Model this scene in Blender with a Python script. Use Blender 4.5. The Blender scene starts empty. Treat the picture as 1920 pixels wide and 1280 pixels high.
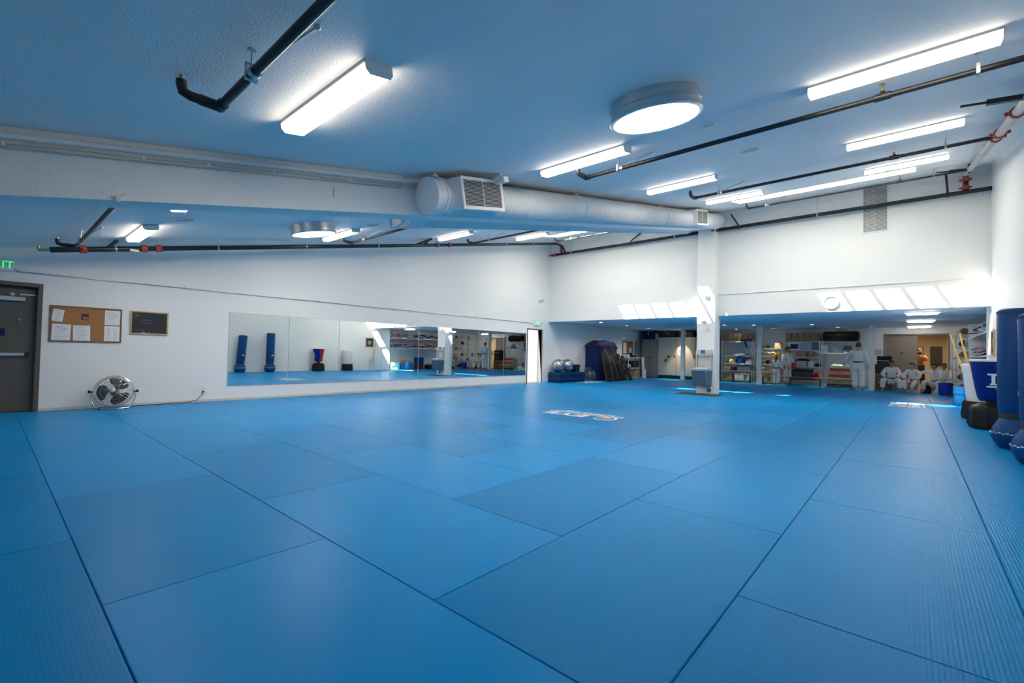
import bpy, bmesh, math, random
from mathutils import Vector, Matrix, Euler
random.seed(11)
S = bpy.context.scene
C = S.collection
PI = math.pi
# ------------------------------------------------------------------ camera
cd = bpy.data.cameras.new('camera'); cam = bpy.data.objects.new('camera', cd); C.objects.link(cam)
cd.sensor_width = 36; cd.lens = 36*861.54/1920; cd.clip_start = .05; cd.clip_end = 200
YAW, PIT, ROL = .7167280, .0251065, .0201574
fw = Vector((-math.sin(YAW)*math.cos(PIT), math.cos(YAW)*math.cos(PIT), math.sin(PIT)))
rt = Vector((math.cos(YAW), math.sin(YAW), 0)); up = rt.cross(fw)
r2 = rt*math.cos(ROL)+up*math.sin(ROL); u2 = -rt*math.sin(ROL)+up*math.cos(ROL)
M3 = Matrix((r2, u2, -fw)).transposed()
cam.matrix_world = Matrix.Translation((0, 0, 1.118)) @ M3.to_4x4()
S.camera = cam
# ------------------------------------------------------------------ world, sun, exposure
S.view_settings.view_transform = 'Standard'; S.view_settings.look = 'None'
S.view_settings.gamma = 1; S.view_settings.use_curve_mapping = False
S.view_settings.exposure = 1.3
LAMP = 11.5       # radiance of the ceiling strip lights
DOME = 17.0
w = bpy.data.worlds.new('sky'); S.world = w; w.use_nodes = True
bg = w.node_tree.nodes['Background']; bg.inputs[0].default_value = (1, .93, .82, 1); bg.inputs[1].default_value = 7.5
sl = bpy.data.lights.new('sun', 'SUN'); sl.energy = 24; sl.angle = .012; sl.color = (1, .91, .77)
sun = bpy.data.objects.new('sun', sl); C.objects.link(sun)
sun.rotation_euler = Vector((.59, .664, -1)).to_track_quat('-Z', 'Y').to_euler()
sun.location = (-6, 5, 12)
# ------------------------------------------------------------------ dimensions
ZC, SL = 2.60, .2007            # ceiling height at y=0 and its rise per metre
XL, XR, YF, YB, YA = -10.9, 1.33, -1.4, 14.67, 23.4
SOF, ZA = 2.38, 2.42
TILT = math.atan(SL)
def zc(y): return ZC+SL*y

# ------------------------------------------------------------------ materials
def mat(name, col, rough=.55, metal=0., var=.05, scale=6., bump=0., bscale=80., emit=0., alpha=None, spec=.5, objcol=False):
    m = bpy.data.materials.new(name); m.use_nodes = True
    nt = m.node_tree; N = nt.nodes; L = nt.links; b = N['Principled BSDF']
    b.inputs['Roughness'].default_value = rough; b.inputs['Metallic'].default_value = metal
    b.inputs['Specular IOR Level'].default_value = spec
    tc = N.new('ShaderNodeTexCoord')
    if var > 0:
        n = N.new('ShaderNodeTexNoise'); n.inputs['Scale'].default_value = scale; n.inputs['Detail'].default_value = 4
        L.new(tc.outputs['Object'], n.inputs['Vector'])
        mx = N.new('ShaderNodeMix'); mx.data_type = 'RGBA'
        mx.inputs[6].default_value = tuple(c*(1-var) for c in col)+(1,)
        mx.inputs[7].default_value = tuple(min(1, c*(1+var)) for c in col)+(1,)
        L.new(n.outputs['Fac'], mx.inputs[0]); L.new(mx.outputs[2], b.inputs['Base Color'])
    else:
        b.inputs['Base Color'].default_value = tuple(col)+(1,)
    if bump > 0:
        n2 = N.new('ShaderNodeTexNoise'); n2.inputs['Scale'].default_value = bscale; n2.inputs['Detail'].default_value = 3
        L.new(tc.outputs['Object'], n2.inputs['Vector'])
        bp = N.new('ShaderNodeBump'); bp.inputs['Strength'].default_value = bump; bp.inputs['Distance'].default_value = .01
        L.new(n2.outputs['Fac'], bp.inputs['Height']); L.new(bp.outputs[0], b.inputs['Normal'])
    if emit > 0:
        b.inputs['Emission Color'].default_value = tuple(col)+(1,); b.inputs['Emission Strength'].default_value = emit
    return m
def srgb(r, g, b):
    f = lambda c: (c/255/12.92) if c/255 <= .04045 else ((c/255+.055)/1.055)**2.4
    return (f(r), f(g), f(b))
M = {}
M['wall'] = mat('wall_paint', (.80, .80, .79), .6, var=.012, scale=3, bump=.12, bscale=90)
M['ceil'] = mat('ceiling_paint', (.80, .80, .80), .7, var=.015, scale=3, bump=.26, bscale=70)
M['beam'] = mat('beam_paint', (.78, .78, .76), .65, var=.03, scale=2, bump=.45, bscale=60)
M['trim'] = mat('white_trim_paint', (.78, .78, .76), .45, var=.02)
M['tan'] = mat('stained_ledger', (.62, .57, .50), .6, var=.22, scale=1.6)
M['steelw'] = mat('white_powder_steel', (.78, .79, .8), .35, var=.02)
M['duct'] = mat('painted_duct', (.76, .77, .78), .4, var=.03, scale=5)
M['dark'] = mat('dark_void', (.012, .012, .014), .7, var=.1)
M['lens'] = mat('lit_lens', (1, .87, .69), .4, var=0, emit=LAMP)
M['lens2'] = mat('lit_lens_side', (1, .87, .69), .4, var=0, emit=LAMP*.2)
M['dome'] = mat('daylight_diffuser', (1, .94, .84), .4, var=0, emit=DOME)
M['alamp'] = mat('alcove_lens', (1, .95, .86), .4, var=0, emit=10)
M['galv'] = mat('galvanised_sheet', (.55, .56, .57), .32, .85, var=.12, scale=9)
M['pipe'] = mat('black_steel_pipe', (.022, .023, .026), .38, .3, var=.2, scale=7)
M['pipeg'] = mat('grey_painted_pipe', (.45, .44, .42), .4, var=.06)
M['red'] = mat('red_coupling', (.42, .06, .035), .45, var=.12)
M['zinc'] = mat('zinc_hardware', (.5, .52, .54), .35, .8, var=.08)
M['brass'] = mat('brass_head', (.45, .36, .22), .3, .9, var=.1)
M['chrome'] = mat('chrome', (.75, .76, .78), .15, 1., var=.04)
M['black'] = mat('black_plastic', (.012, .012, .014), .45, var=.15)
M['blackv'] = mat('black_vinyl', (.009, .009, .010), .5, spec=.25, var=.2, bump=.1, bscale=30)
M['cloth_w'] = mat('white_cotton', (.70, .70, .70), .85, var=.05, scale=14, bump=.3, bscale=25)
M['cloth_b'] = mat('black_cotton', (.014, .014, .018), .85, var=.1)
M['cloth_r'] = mat('red_cotton', (.45, .02, .03), .8, var=.1)
M['cloth_g'] = mat('green_cotton', (.02, .12, .06), .8, var=.1)
M['skin'] = mat('skin', (.50, .28, .19), .5, var=.08, scale=12)
M['skin2'] = mat('skin_brown', (.34, .18, .11), .5, var=.08, scale=12)
M['hair'] = mat('dark_hair', (.012, .009, .008), .5, var=.2, scale=40)
M['hairb'] = mat('brown_hair', (.07, .035, .02), .5, var=.2, scale=40)
M['card'] = mat('cardboard', (.30, .17, .085), .8, var=.1, scale=9)
M['card2'] = mat('pale_cardboard', (.42, .27, .15), .8, var=.1, scale=9)
M['wood'] = mat('stained_wood', (.22, .105, .045), .5, var=.3, scale=5)
M['woodl'] = mat('light_wood', (.55, .35, .17), .5, var=.18, scale=5)
M['staff'] = mat('waxed_staff', (.86, .50, .14), .35, var=.12, scale=12)
M['cork'] = mat('cork', (.38, .175, .06), .85, var=.18, scale=60)
M['paper'] = mat('paper', (.80, .81, .82), .7, var=.02)
M['ink'] = mat('grey_ink', (.32, .33, .36), .7, var=.05)
M['slate'] = mat('chalkboard', (.014, .017, .02), .5, var=.35, scale=5)
M['chalk'] = mat('chalk', (.42, .43, .44), .8, var=.1)
M['door'] = mat('taupe_metal', (.105, .092, .08), .45, var=.05)
M['doorw'] = mat('white_door', (.8, .79, .77), .4, var=.02)
M['alu'] = mat('brushed_aluminium', (.52, .54, .57), .35, .6, var=.06)
M['bluev'] = mat('blue_vinyl', (.001, .05, .19), .42, spec=.22, var=.12, scale=5)
M['bluek'] = mat('royal_vinyl', (.001, .016, .18), .42, spec=.22, var=.1, scale=5)
M['redv'] = mat('red_vinyl', (.35, .012, .02), .35, var=.1)
M['navy'] = mat('navy_vinyl', (.003, .016, .085), .45, spec=.25, var=.15)
M['purple'] = mat('purple_fabric', (.022, .011, .085), .7, var=.2, bump=.4, bscale=9)
M['whitev'] = mat('white_vinyl', (.74, .74, .75), .35, var=.03)
M['greyv'] = mat('grey_vinyl', (.42, .43, .45), .5, var=.08, bump=.3, bscale=20)
M['silver'] = mat('silver_rubber', (.42, .43, .45), .24, .85, var=.04)
M['rubber'] = mat('brown_rubber', (.05, .036, .03), .9, var=.15, bump=.3)
M['lino'] = mat('under_floor', (.01, .05, .16), .7, var=.1)
M['cabg'] = mat('grey_cabinet', (.19, .19, .205), .45, var=.04)
M['cabt'] = mat('beige_cabinet', (.42, .40, .35), .45, var=.04)
M['taupe'] = mat('taupe_partition', (.22, .18, .15), .6, var=.04)
M['cream'] = mat('cream_wall', (.55, .46, .32), .7, var=.03)
M['aqua'] = mat('pale_green_plastic', (.55, .78, .55), .4, var=.04)
M['bluep'] = mat('blue_plastic', (.01, .03, .42), .35, var=.08)
M['cyan'] = mat('sky_blue_plastic', (.04, .30, .62), .35, var=.08)
M['bluegrey'] = mat('slate_blue_panel', (.10, .155, .215), .4, .2, var=.05)
M['stain'] = mat('stainless', (.62, .61, .59), .35, .35, var=.06)
M['lcd'] = mat('violet_lcd', (.13, .13, .28), .3, var=.3, scale=60)
M['orange'] = mat('orange_print', (.85, .36, .06), .6, var=.05)
M['wprint'] = mat('white_print', (.82, .84, .86), .55, var=.03)
M['green'] = mat('exit_green', (.03, .9, .18), .5, var=0, emit=.4)
M['yellow'] = mat('mustard_foam', (.5, .38, .06), .6, var=.15)
M['gold'] = mat('gold_foil', (.75, .5, .18), .35, .3, var=.15)
M['khaki'] = mat('khaki_stuff', (.28, .25, .16), .7, var=.2)
M['redo'] = mat('red_orange_plastic', (.62, .10, .06), .4, var=.1)
M['redsign'] = mat('red_print', (.55, .05, .04), .6, var=.05)
M['blade'] = mat('fan_blade', (.045, .042, .04), .4, var=.08)
M['rust'] = mat('rust_cotton', (.36, .13, .05), .8, var=.1)
M['eye'] = mat('eye_dark', (.02, .015, .012), .2, var=0)
M['lip'] = mat('lip', (.32, .12, .10), .5, var=.05)
M['badge'] = mat('blue_badge', (.01, .13, .36), .4, var=.04)

def mirror_mat():
    m = bpy.data.materials.new('mirror'); m.use_nodes = True; b = m.node_tree.nodes['Principled BSDF']
    b.inputs['Base Color'].default_value = (.86, .90, .88, 1); b.inputs['Metallic'].default_value = 1; b.inputs['Roughness'].default_value = .012
    return m
M['mirror'] = mirror_mat()
def glass_mat(name, tint, gl=.08):
    m = bpy.data.materials.new(name); m.use_nodes = True; nt = m.node_tree; N = nt.nodes; N.clear()
    o = N.new('ShaderNodeOutputMaterial'); mx = N.new('ShaderNodeMixShader'); t = N.new('ShaderNodeBsdfTransparent'); g = N.new('ShaderNodeBsdfGlossy')
    t.inputs[0].default_value = tint+(1,); g.inputs['Roughness'].default_value = .02; mx.inputs[0].default_value = gl
    nt.links.new(t.outputs[0], mx.inputs[1]); nt.links.new(g.outputs[0], mx.inputs[2]); nt.links.new(mx.outputs[0], o.inputs[0])
    return m
M['glass'] = glass_mat('clear_glass', (.95, .97, .97))
M['plastic'] = glass_mat('clear_plastic', (.75, .78, .8), .12)

def mat_mat(nm, rib, bmp):
    m = bpy.data.materials.new(nm); m.use_nodes = True
    nt = m.node_tree; N = nt.nodes; L = nt.links; b = N['Principled BSDF']
    oi = N.new('ShaderNodeObjectInfo'); tc = N.new('ShaderNodeTexCoord')
    wv = N.new('ShaderNodeTexWave'); wv.wave_type = 'BANDS'; wv.bands_direction = 'X'; wv.inputs['Scale'].default_value = 19; wv.inputs['Distortion'].default_value = .3
    wv.inputs['Detail'].default_value = 1
    L.new(tc.outputs['Object'], wv.inputs['Vector'])
    n = N.new('ShaderNodeTexNoise'); n.inputs['Scale'].default_value = 1.7; n.inputs['Detail'].default_value = 6; n.inputs['Roughness'].default_value = .65
    L.new(tc.outputs['Object'], n.inputs['Vector'])
    n2 = N.new('ShaderNodeTexNoise'); n2.inputs['Scale'].default_value = 160
    L.new(tc.outputs['Object'], n2.inputs['Vector'])
    # value = .88 + .14*noise + .09*wave
    a = N.new('ShaderNodeMath'); a.operation = 'MULTIPLY_ADD'; a.inputs[1].default_value = .16; a.inputs[2].default_value = .87
    L.new(n.outputs['Fac'], a.inputs[0])
    a2 = N.new('ShaderNodeMath'); a2.operation = 'MULTIPLY_ADD'; a2.inputs[1].default_value = rib
    L.new(wv.outputs['Fac'], a2.inputs[0]); L.new(a.outputs[0], a2.inputs[2])
    mx = N.new('ShaderNodeMix'); mx.data_type = 'RGBA'; mx.blend_type = 'MULTIPLY'; mx.inputs[0].default_value = 1
    L.new(oi.outputs['Color'], mx.inputs[6]); L.new(a2.outputs[0], mx.inputs[7]); L.new(mx.outputs[2], b.inputs['Base Color'])
    b.inputs['Roughness'].default_value = .34; b.inputs['Specular IOR Level'].default_value = .05
    bp = N.new('ShaderNodeBump'); bp.inputs['Strength'].default_value = bmp; bp.inputs['Distance'].default_value = .004
    ad = N.new('ShaderNodeMath'); ad.operation = 'MULTIPLY_ADD'; ad.inputs[1].default_value = .35
    L.new(n2.outputs['Fac'], ad.inputs[0]); L.new(wv.outputs['Fac'], ad.inputs[2])
    L.new(ad.outputs[0], bp.inputs['Height']); L.new(bp.outputs[0], b.inputs['Normal'])
    return m
M['mat'] = mat_mat('ribbed_mat_vinyl', .07, .16); M['mats'] = mat_mat('smooth_mat_vinyl', .015, .05)

# ------------------------------------------------------------------ mesh helpers
class MB:
    def __init__(s): s.v = []; s.f = []; s.M = Matrix.Identity(4)
    def add(s, vs, fs):
        o = len(s.v); s.v += [tuple(s.M @ Vector(v)) for v in vs]; s.f += [tuple(i+o for i in f) for f in fs]; return s
    def box(s, x0, x1, y0, y1, z0, z1):
        return s.add([(x, y, z) for z in (z0, z1) for y in (y0, y1) for x in (x0, x1)],
                     [(0, 2, 3, 1), (4, 5, 7, 6), (0, 1, 5, 4), (2, 6, 7, 3), (0, 4, 6, 2), (1, 3, 7, 5)])
    def cbox(s, c, d, rot=None):
        o = s.M
        s.M = o @ Matrix.Translation(c) @ (Euler(rot).to_matrix().to_4x4() if rot else Matrix.Identity(4))
        s.box(-d[0]/2, d[0]/2, -d[1]/2, d[1]/2, -d[2]/2, d[2]/2); s.M = o; return s
    def cyl(s, p0, p1, r, n=12, r2=None, caps=True):
        p0 = Vector(p0); p1 = Vector(p1); r2 = r if r2 is None else r2
        q = (p1-p0).to_track_quat('Z', 'Y'); vs = []
        for p, rr in ((p0, r), (p1, r2)):
            for i in range(n):
                a = 2*PI*i/n; vs.append(p+q @ Vector((rr*math.cos(a), rr*math.sin(a), 0)))
        fs = [(i, (i+1) % n, n+(i+1) % n, n+i) for i in range(n)]
        if caps: fs += [tuple(range(n-1, -1, -1)), tuple(range(n, 2*n))]
        return s.add(vs, fs)
    def tube(s, pts, r, n=8, caps=True):
        pts = [Vector(p) for p in pts]; vs = []; rs = r if isinstance(r, (list, tuple)) else [r]*len(pts)
        prev = None
        for k, p in enumerate(pts):
            d = (pts[min(k+1, len(pts)-1)]-pts[max(k-1, 0)]).normalized()
            if prev is None:
                x = d.orthogonal().normalized()
            else:
                x = (prev-d*prev.dot(d)).normalized()
            prev = x; y = d.cross(x)
            for i in range(n):
                a = 2*PI*i/n; vs.append(p+(x*math.cos(a)+y*math.sin(a))*rs[k])
        fs = []
        for k in range(len(pts)-1):
            for i in range(n):
                fs.append((k*n+i, k*n+(i+1) % n, (k+1)*n+(i+1) % n, (k+1)*n+i))
        if caps: fs += [tuple(range(n-1, -1, -1)), tuple(range((len(pts)-1)*n, len(pts)*n))]
        return s.add(vs, fs)
    def lathe(s, prof, n=24, sx=1., sy=1., a0=0., a1=2*PI):
        full = abs(a1-a0-2*PI) < 1e-6; m = n if full else n+1; vs = []; fs = []
        for r, z in prof:
            for i in range(m):
                a = a0+(a1-a0)*i/n; vs.append((sx*r*math.cos(a), sy*r*math.sin(a), z))
        for k in range(len(prof)-1):
            for i in range(n):
                j = (i+1) % m; fs.append((k*m+i, k*m+j, (k+1)*m+j, (k+1)*m+i))
        if full:
            if prof[0][0] > 1e-6: fs.append(tuple(range(m-1, -1, -1)))
            if prof[-1][0] > 1e-6: fs.append(tuple(range((len(prof)-1)*m, len(prof)*m)))
        return s.add(vs, fs)
    def sphere(s, c, r, nu=14, nv=9):
        if not isinstance(r, (list, tuple)): r = (r, r, r)
        o = s.M; s.M = o @ Matrix.Translation(c) @ Matrix.Diagonal((r[0], r[1], r[2], 1))
        s.lathe([(math.sin(PI*k/nv), -math.cos(PI*k/nv)) for k in range(nv+1)], nu); s.M = o; return s
    def torus(s, R, r, n=32, m=6):
        return s.tube([(R*math.cos(2*PI*i/n), R*math.sin(2*PI*i/n), 0) for i in range(n+1)], r, m, False)
    def prism(s, poly, z0, z1):
        n = len(poly)
        return s.add([(x, y, z0) for x, y in poly]+[(x, y, z1) for x, y in poly],
                     [tuple(range(n-1, -1, -1)), tuple(range(n, 2*n))]+[(i, (i+1) % n, n+(i+1) % n, n+i) for i in range(n)])
    def slope(s, x0, x1, y0, y1, t0, t1):     # slab following the ceiling: offsets t0,t1 relative to ceiling plane
        vs = [(x, y, zc(y)+t) for t in (t0, t1) for y in (y0, y1) for x in (x0, x1)]
        return s.add(vs, [(0, 2, 3, 1), (4, 5, 7, 6), (0, 1, 5, 4), (2, 6, 7, 3), (0, 4, 6, 2), (1, 3, 7, 5)])
    def build(s, name, m, parent=None, smooth=False, bevel=0., loc=None, seg=1, kind=None):
        me = bpy.data.meshes.new(name); me.from_pydata([tuple(v) for v in s.v], [], s.f)
        bm = bmesh.new(); bm.from_mesh(me); bmesh.ops.remove_doubles(bm, verts=bm.verts, dist=1e-6)
        bmesh.ops.recalc_face_normals(bm, faces=bm.faces)
        if bevel > 0:
            es = [e for e in bm.edges if len(e.link_faces) == 2 and e.calc_face_angle(0) > .6]
            bmesh.ops.bevel(bm, geom=es, offset=bevel, segments=seg, affect='EDGES', clamp_overlap=True)
        bm.to_mesh(me); bm.free()
        if smooth:
            me.shade_smooth()
            try: me.set_sharp_from_angle(angle=.75)
            except Exception: pass
        if m: me.materials.append(m if not isinstance(m, str) else M[m])
        o = bpy.data.objects.new(name, me); C.objects.link(o)
        if parent: o.parent = parent
        if loc: o.location = loc
        if kind: o['kind'] = kind
        return o
def tag(o, label, cat, group=None):
    o['label'] = label; o['category'] = cat
    if group: o['group'] = group
    return o
def thing(name, label, cat, loc=(0, 0, 0), rz=0., group=None, rx=0.):
    o = bpy.data.objects.new(name, None); C.objects.link(o); o.empty_display_size = .1
    o.location = loc; o.rotation_euler = (rx, 0, rz); return tag(o, label, cat, group)
def struct(name, mb, m, parent=None, **k): 
    o = mb.build(name, m, parent, **k)
    if not parent: o['kind'] = 'structure'
    return o
def dup(root, loc=None, label=None, rot=None):
    r = root.copy(); C.objects.link(r)
    if loc is not None: r.location = loc
    if rot is not None: r.rotation_euler = rot
    if label: r['label'] = label
    for ch in list(root.children):
        c = ch.copy(); C.objects.link(c); c.parent = r
        for g in list(ch.children):
            d = g.copy(); C.objects.link(d); d.parent = c
    return r
def text_mb(body, size, ext=.002, align='CENTER', bold=0.):
    cu = bpy.data.curves.new('txt', 'FONT'); cu.body = body; cu.size = size; cu.extrude = ext; cu.align_x = align; cu.align_y = 'CENTER'; cu.offset = bold
    cu.resolution_u = 3
    o = bpy.data.objects.new('txt', cu); C.objects.link(o)
    dg = bpy.context.evaluated_depsgraph_get(); me = bpy.data.meshes.new_from_object(o.evaluated_get(dg))
    r = ([tuple(v.co) for v in me.vertices], [tuple(p.vertices) for p in me.polygons])
    bpy.data.objects.remove(o); bpy.data.curves.remove(cu); bpy.data.meshes.remove(me); return r
def basis(ox, xd, yd):      # matrix taking local x,y,z to xd, yd, xd×yd at ox
    xd = Vector(xd).normalized(); yd = Vector(yd).normalized(); zd = xd.cross(yd)
    m = Matrix((xd, yd, zd)).transposed().to_4x4(); m.translation = Vector(ox); return m

# ================================================================== STRUCTURE
# floor and mats
f = struct('floor', MB().box(XL-.2, 2.3, YF-.2, YA+5, -.30, -.05), 'lino')
BL = (.003, .235, .57)
def matbox(L, W):
    g = .0016; x, y = W/2-g, L/2-g; c = .0035
    mb = MB(); vs = []
    for (a, b, z) in ((x, y, -.05), (x, y, -c), (x-c, y-c, 0)):
        vs += [(-a, -b, z), (a, -b, z), (a, b, z), (-a, b, z)]
    fs = [(3, 2, 1, 0), (8, 9, 10, 11)]
    for k in (0, 4):
        for i in range(4): fs.append((k+i, k+(i+1) % 4, k+4+(i+1) % 4, k+4+i))
    mb.add(vs, fs); return mb
MESHES = {}
def lay(x0, x1, y0, y1, tone=None):
    if x1-x0 < .06 or y1-y0 < .06: return
    along_x = (x1-x0) > (y1-y0)
    L, W = (x1-x0, y1-y0) if along_x else (y1-y0, x1-x0)
    mm = 'mats' if along_x else 'mat'; key = (round(L, 3), round(W, 3), mm)
    if key not in MESHES:
        o = matbox(L, W).build('mat', mm); MESHES[key] = o.data
    else:
        o = bpy.data.objects.new('mat', MESHES[key]); C.objects.link(o)
    o.parent = f; o.location = ((x0+x1)/2, (y0+y1)/2, 0); o.rotation_euler = (0, 0, PI/2 if along_x else 0)
    t = tone if tone is not None else random.choice((.92, .97, 1, 1, 1.05, 1.1))
    r = random.uniform(.97, 1.03)
    o.color = (BL[0]*t*r, BL[1]*t*r, BL[2]*t*r, 1)  # tone per mat stands in for sheen that shifts with rib direction
X0 = .376
tones = {}
# three columns of mats laid along the depth on the right
for c, (xa, xb, ph) in enumerate(((X0, XR-.002, 1.366), (X0-1, X0, .366), (X0-2, X0-1, 1.366))):
    y = ph-2 if ph > 1 else ph
    if c == 2:
        y = 1.366
    while y < YA:
        y2 = min(y+2, YA)
        lay(xa, xb, y, y2, (.93, .92, .92)[c]*random.choice((.97, 1, 1.03))); y = y2  # right columns darkened in colour to hold down the brightness there
    if c < 2: lay(xa, xb, YF, ph-2 if ph > 1 else ph, 1)
# fourth column: along depth from y=2.366
y = 2.366
dk = [.87, 1.0, .93, 1.06, .9, 1, 1, .95, 1, 1, 1]
k = 0
while y < YA:
    lay(X0-3, X0-2, y, min(y+2, YA), dk[k]); y += 2; k += 1
# rows laid across for the rest
custom = {(1, 0): 1.06, (0, 0): 1.1, (0, 1): .97, (1, 1): .95, (2, 0): 1.1, (2, 1): 1.0, (3, 0): 1.12, (3, 1): 1.0, (4, 1): .9, (5, 0): .9, (3, 2): .95, (4, 0): 1.1}  # mat differences, with near mats lightened in colour to lift brightness
for r in range(-2, 24):
    ya = .366+r; yb = ya+1
    if ya > YA: break
    ya = max(ya, YF); yb = min(yb, YA)
    xr = X0-1 if r <= 0 else (X0-2 if r == 1 else X0-3)
    first = xr-2 if r in (0, 1) or (r > 1 and r % 2 == 0) else xr-1
    j = 0; xb = xr; xa = first
    while xb > XL+.05:
        xa2 = max(xa, XL)
        lay(xa2, xb, ya, yb, custom.get((r, j))); xb = xa; xa = xb-2; j += 1
# extra strip in the niche
for k in range(4): lay(XR+.002, 2.05, 15.65+2*k, min(15.65+2*k+2, YA), 1)

# walls
D2A, D2B, D2T = 13.40, 14.26, 2.02        # far doorway in the left wall
D1A, D1B, D1T = -.42, .555, 2.0           # near metal door
wl = MB()
for (ya, yb) in ((YF, D1A), (D1B, D2A), (D2B, YA+.2)):
    n = 1
    wl.box(XL-.15, XL, ya, yb, -.05, 2.1)
def topwall(mb, x0, x1, ya, yb, z0):
    vs = [(x, y, z) for (y, z) in ((ya, z0), (yb, z0), (yb, zc(yb)+.1), (ya, zc(ya)+.1)) for x in (x0, x1)]
    return mb.add(vs, [(0, 1, 3, 2), (4, 5, 7, 6), (0, 2, 4, 6), (1, 7, 5, 3), (0, 6, 7, 1), (2, 3, 5, 4)])
topwall(wl, XL-.15, XL, YF, YB+.2, 2.1)
wl.box(XL-.15, XL, YB+.2, YA+.2, 2.1, 2.7)
wl.box(XL-.3, XL-.155, D1A-.3, D1B+.3, -.05, 2.3); wl.box(XL-.15, XL, D1A, D1B, D1T+.04, 2.1); wl.box(XL-.15, XL, D2A, D2B, D2T, 2.1)  # first box is an unseen panel added to stop light leaking round the door
struct('wall_left', wl, 'wall')
wr = MB(); wr.box(XR, XR+.16, YF, 15.62, -.05, 2.2); topwall(wr, XR, XR+.16, YF, YB+.2, 2.2); wr.box(XR, XR+.16, YB+.2, 15.62, 2.2, 2.6)
wr.box(XR+.16, 2.1, 15.56, 15.62, -.05, 2.6); wr.box(2.05, 2.2, 15.62, YA+.2, -.05, 2.6)
struct('wall_right', wr, 'wall')
struct('wall_front', MB().box(XL-.15, XR+.16, YF-.15, YF, -.05, 2.7), 'greyv')  # unseen wall, made grey to cut the bounce light near the front
HX0, HX1, HZ = -.80, 1.0, 2.12
wb = MB(); wb.box(XL-.15, HX0, YA, YA+.15, -.05, 2.6); wb.box(HX1, 2.2, YA, YA+.15, -.05, 2.6); wb.box(HX0, HX1, YA, YA+.15, HZ, 2.6)
struct('wall_alcove', wb, 'wall')
bk = MB(); vs = [(x, y, z) for (y, z) in ((YB, SOF), (YB+.2, SOF), (YB+.2, zc(YB+.2)+.1), (YB, zc(YB)+.1)) for x in (XL, XR+.16)]
bk.add(vs, [(0, 1, 3, 2), (4, 5, 7, 6), (0, 2, 4, 6), (1, 7, 5, 3), (0, 6, 7, 1), (2, 3, 5, 4)])
struct('wall_back', bk, 'wall')
# ceiling with two ridge skylight holes
SKY = ((-9.4, -5.8), (-3.5, .1)); SY0, SY1 = 12.25, 13.15
cm = MB()
cm.slope(XL-.15, XR+.16, YF-.15, SY0, 0, .35); cm.slope(XL-.15, XR+.16, SY1, YB+.35, 0, .35)
xs = [XL-.15, SKY[0][0], SKY[0][1], SKY[1][0], SKY[1][1], XR+.16]
for a, b in ((0, 1), (2, 3), (4, 5)): cm.slope(xs[a], xs[b], SY0, SY1, 0, .35)
struct('ceiling', cm, 'ceil')
struct('ceiling_alcove', MB().box(XL-.15, 2.2, YB+.2, YA+.15, ZA, ZA+.15), 'ceil')
# skylights
for i, (xa, xb) in enumerate(SKY):
    wn = thing('window_%d' % (i+1), '', ''); del wn['label'], wn['category']; wn['kind'] = 'structure'
    fr = MB(); t = .04
    fr.slope(xa-.03, xa+t, SY0-.03, SY1+.03, -.012, 0); fr.slope(xb-t, xb+.03, SY0-.03, SY1+.03, -.012, 0)
    fr.slope(xa+t, xb-t, SY0-.03, SY0+t, -.012, 0); fr.slope(xa+t, xb-t, SY1-t, SY1+.03, -.012, 0)
    fr.build('window_frame', 'trim', wn)
    for k in range(1, 6):
        x = xa+(xb-xa)*k/6; MB().slope(x-.035, x+.035, SY0, SY1, .22, .32).build('mullion', 'trim', wn)
    for k in range(6):
        MB().slope(xa+(xb-xa)*k/6+.02, xa+(xb-xa)*(k+1)/6-.02, SY0+.02, SY1-.02, .30, .31).build('pane', 'glass', wn)
# beam, ledger trim
bb = MB(); z0b = 2.134-ZC
bb.slope(-5.06, -4.76, YF, YB, z0b, 0)
struct('beam', bb, 'beam')
tr = MB(); tr.slope(-4.76, -4.70, YF, 3.3, -.145, -.055); struct('trim_1', tr, 'tan')
tr = MB(); tr.slope(-4.76, -4.715, YF, 3.3, -.05, 0); struct('trim_2', tr, 'trim')
struct('column', MB().box(-5.0, -4.47, 14.40, YB, -.05, zc(14.4)-.0).box(-5.0, -4.47, YB, YB+.2, -.05, SOF), 'wall', bevel=.012)
for i, (px, py) in enumerate(((-8.25, 21.9), (-4.88, 21.55), (-1.12, 21.5))):
    p = MB(); p.box(-.085, .085, -.085, .085, 0, ZA)
    o = p.build('post', 'trim', None, loc=(px, py, 0), bevel=.006)
    tag(o, ('white square post in front of the beige cabinets', 'white square post in front of the wire racks of sparring gear', 'white square post beside the black belted adult')[i], 'post')
# baseboards
struct('baseboard_left', MB().box(XL, XL+.012, D1B+.06, D2A-.06, 0, .045), 'tan')
# alcove trim line
struct('trim_3', MB().box(XL, HX0, YA-.02, YA, ZA-.05, ZA), 'trim')

# door 1 (grey metal)
d1 = thing('door_1', '', '', (XL, 0, 0)); del d1['label'], d1['category']; d1['kind'] = 'structure'
fr = MB()
for ya, yb in ((D1A-.06, D1A), (D1B, D1B+.06)): fr.box(-.15, .03, ya, yb, 0, D1T+.10)
fr.box(-.15, .03, D1A, D1B, D1T+.04, D1T+.10); fr.box(-.15, -.12, D1A, D1B, D1T, D1T+.05)
fr.build('door_frame', 'door', d1, bevel=.004)
leaf = MB().box(-.12, -.075, D1A+.004, D1B-.004, 0.008, D1T).build('door_leaf', 'door', d1, bevel=.003)
pb = MB().box(-.075, -.02, D1A+.08, D1B-.12, .91, .96).build('push_bar', 'alu', d1, bevel=.006)
MB().box(-.075, -.022, D1B-.12, D1B-.07, .90, .97).build('bar_end', 'black', d1, bevel=.006)
MB().box(-.075, -.02, -.06, .42, 1.80, 1.87).build('door_closer', 'alu', d1, bevel=.006)
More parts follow.
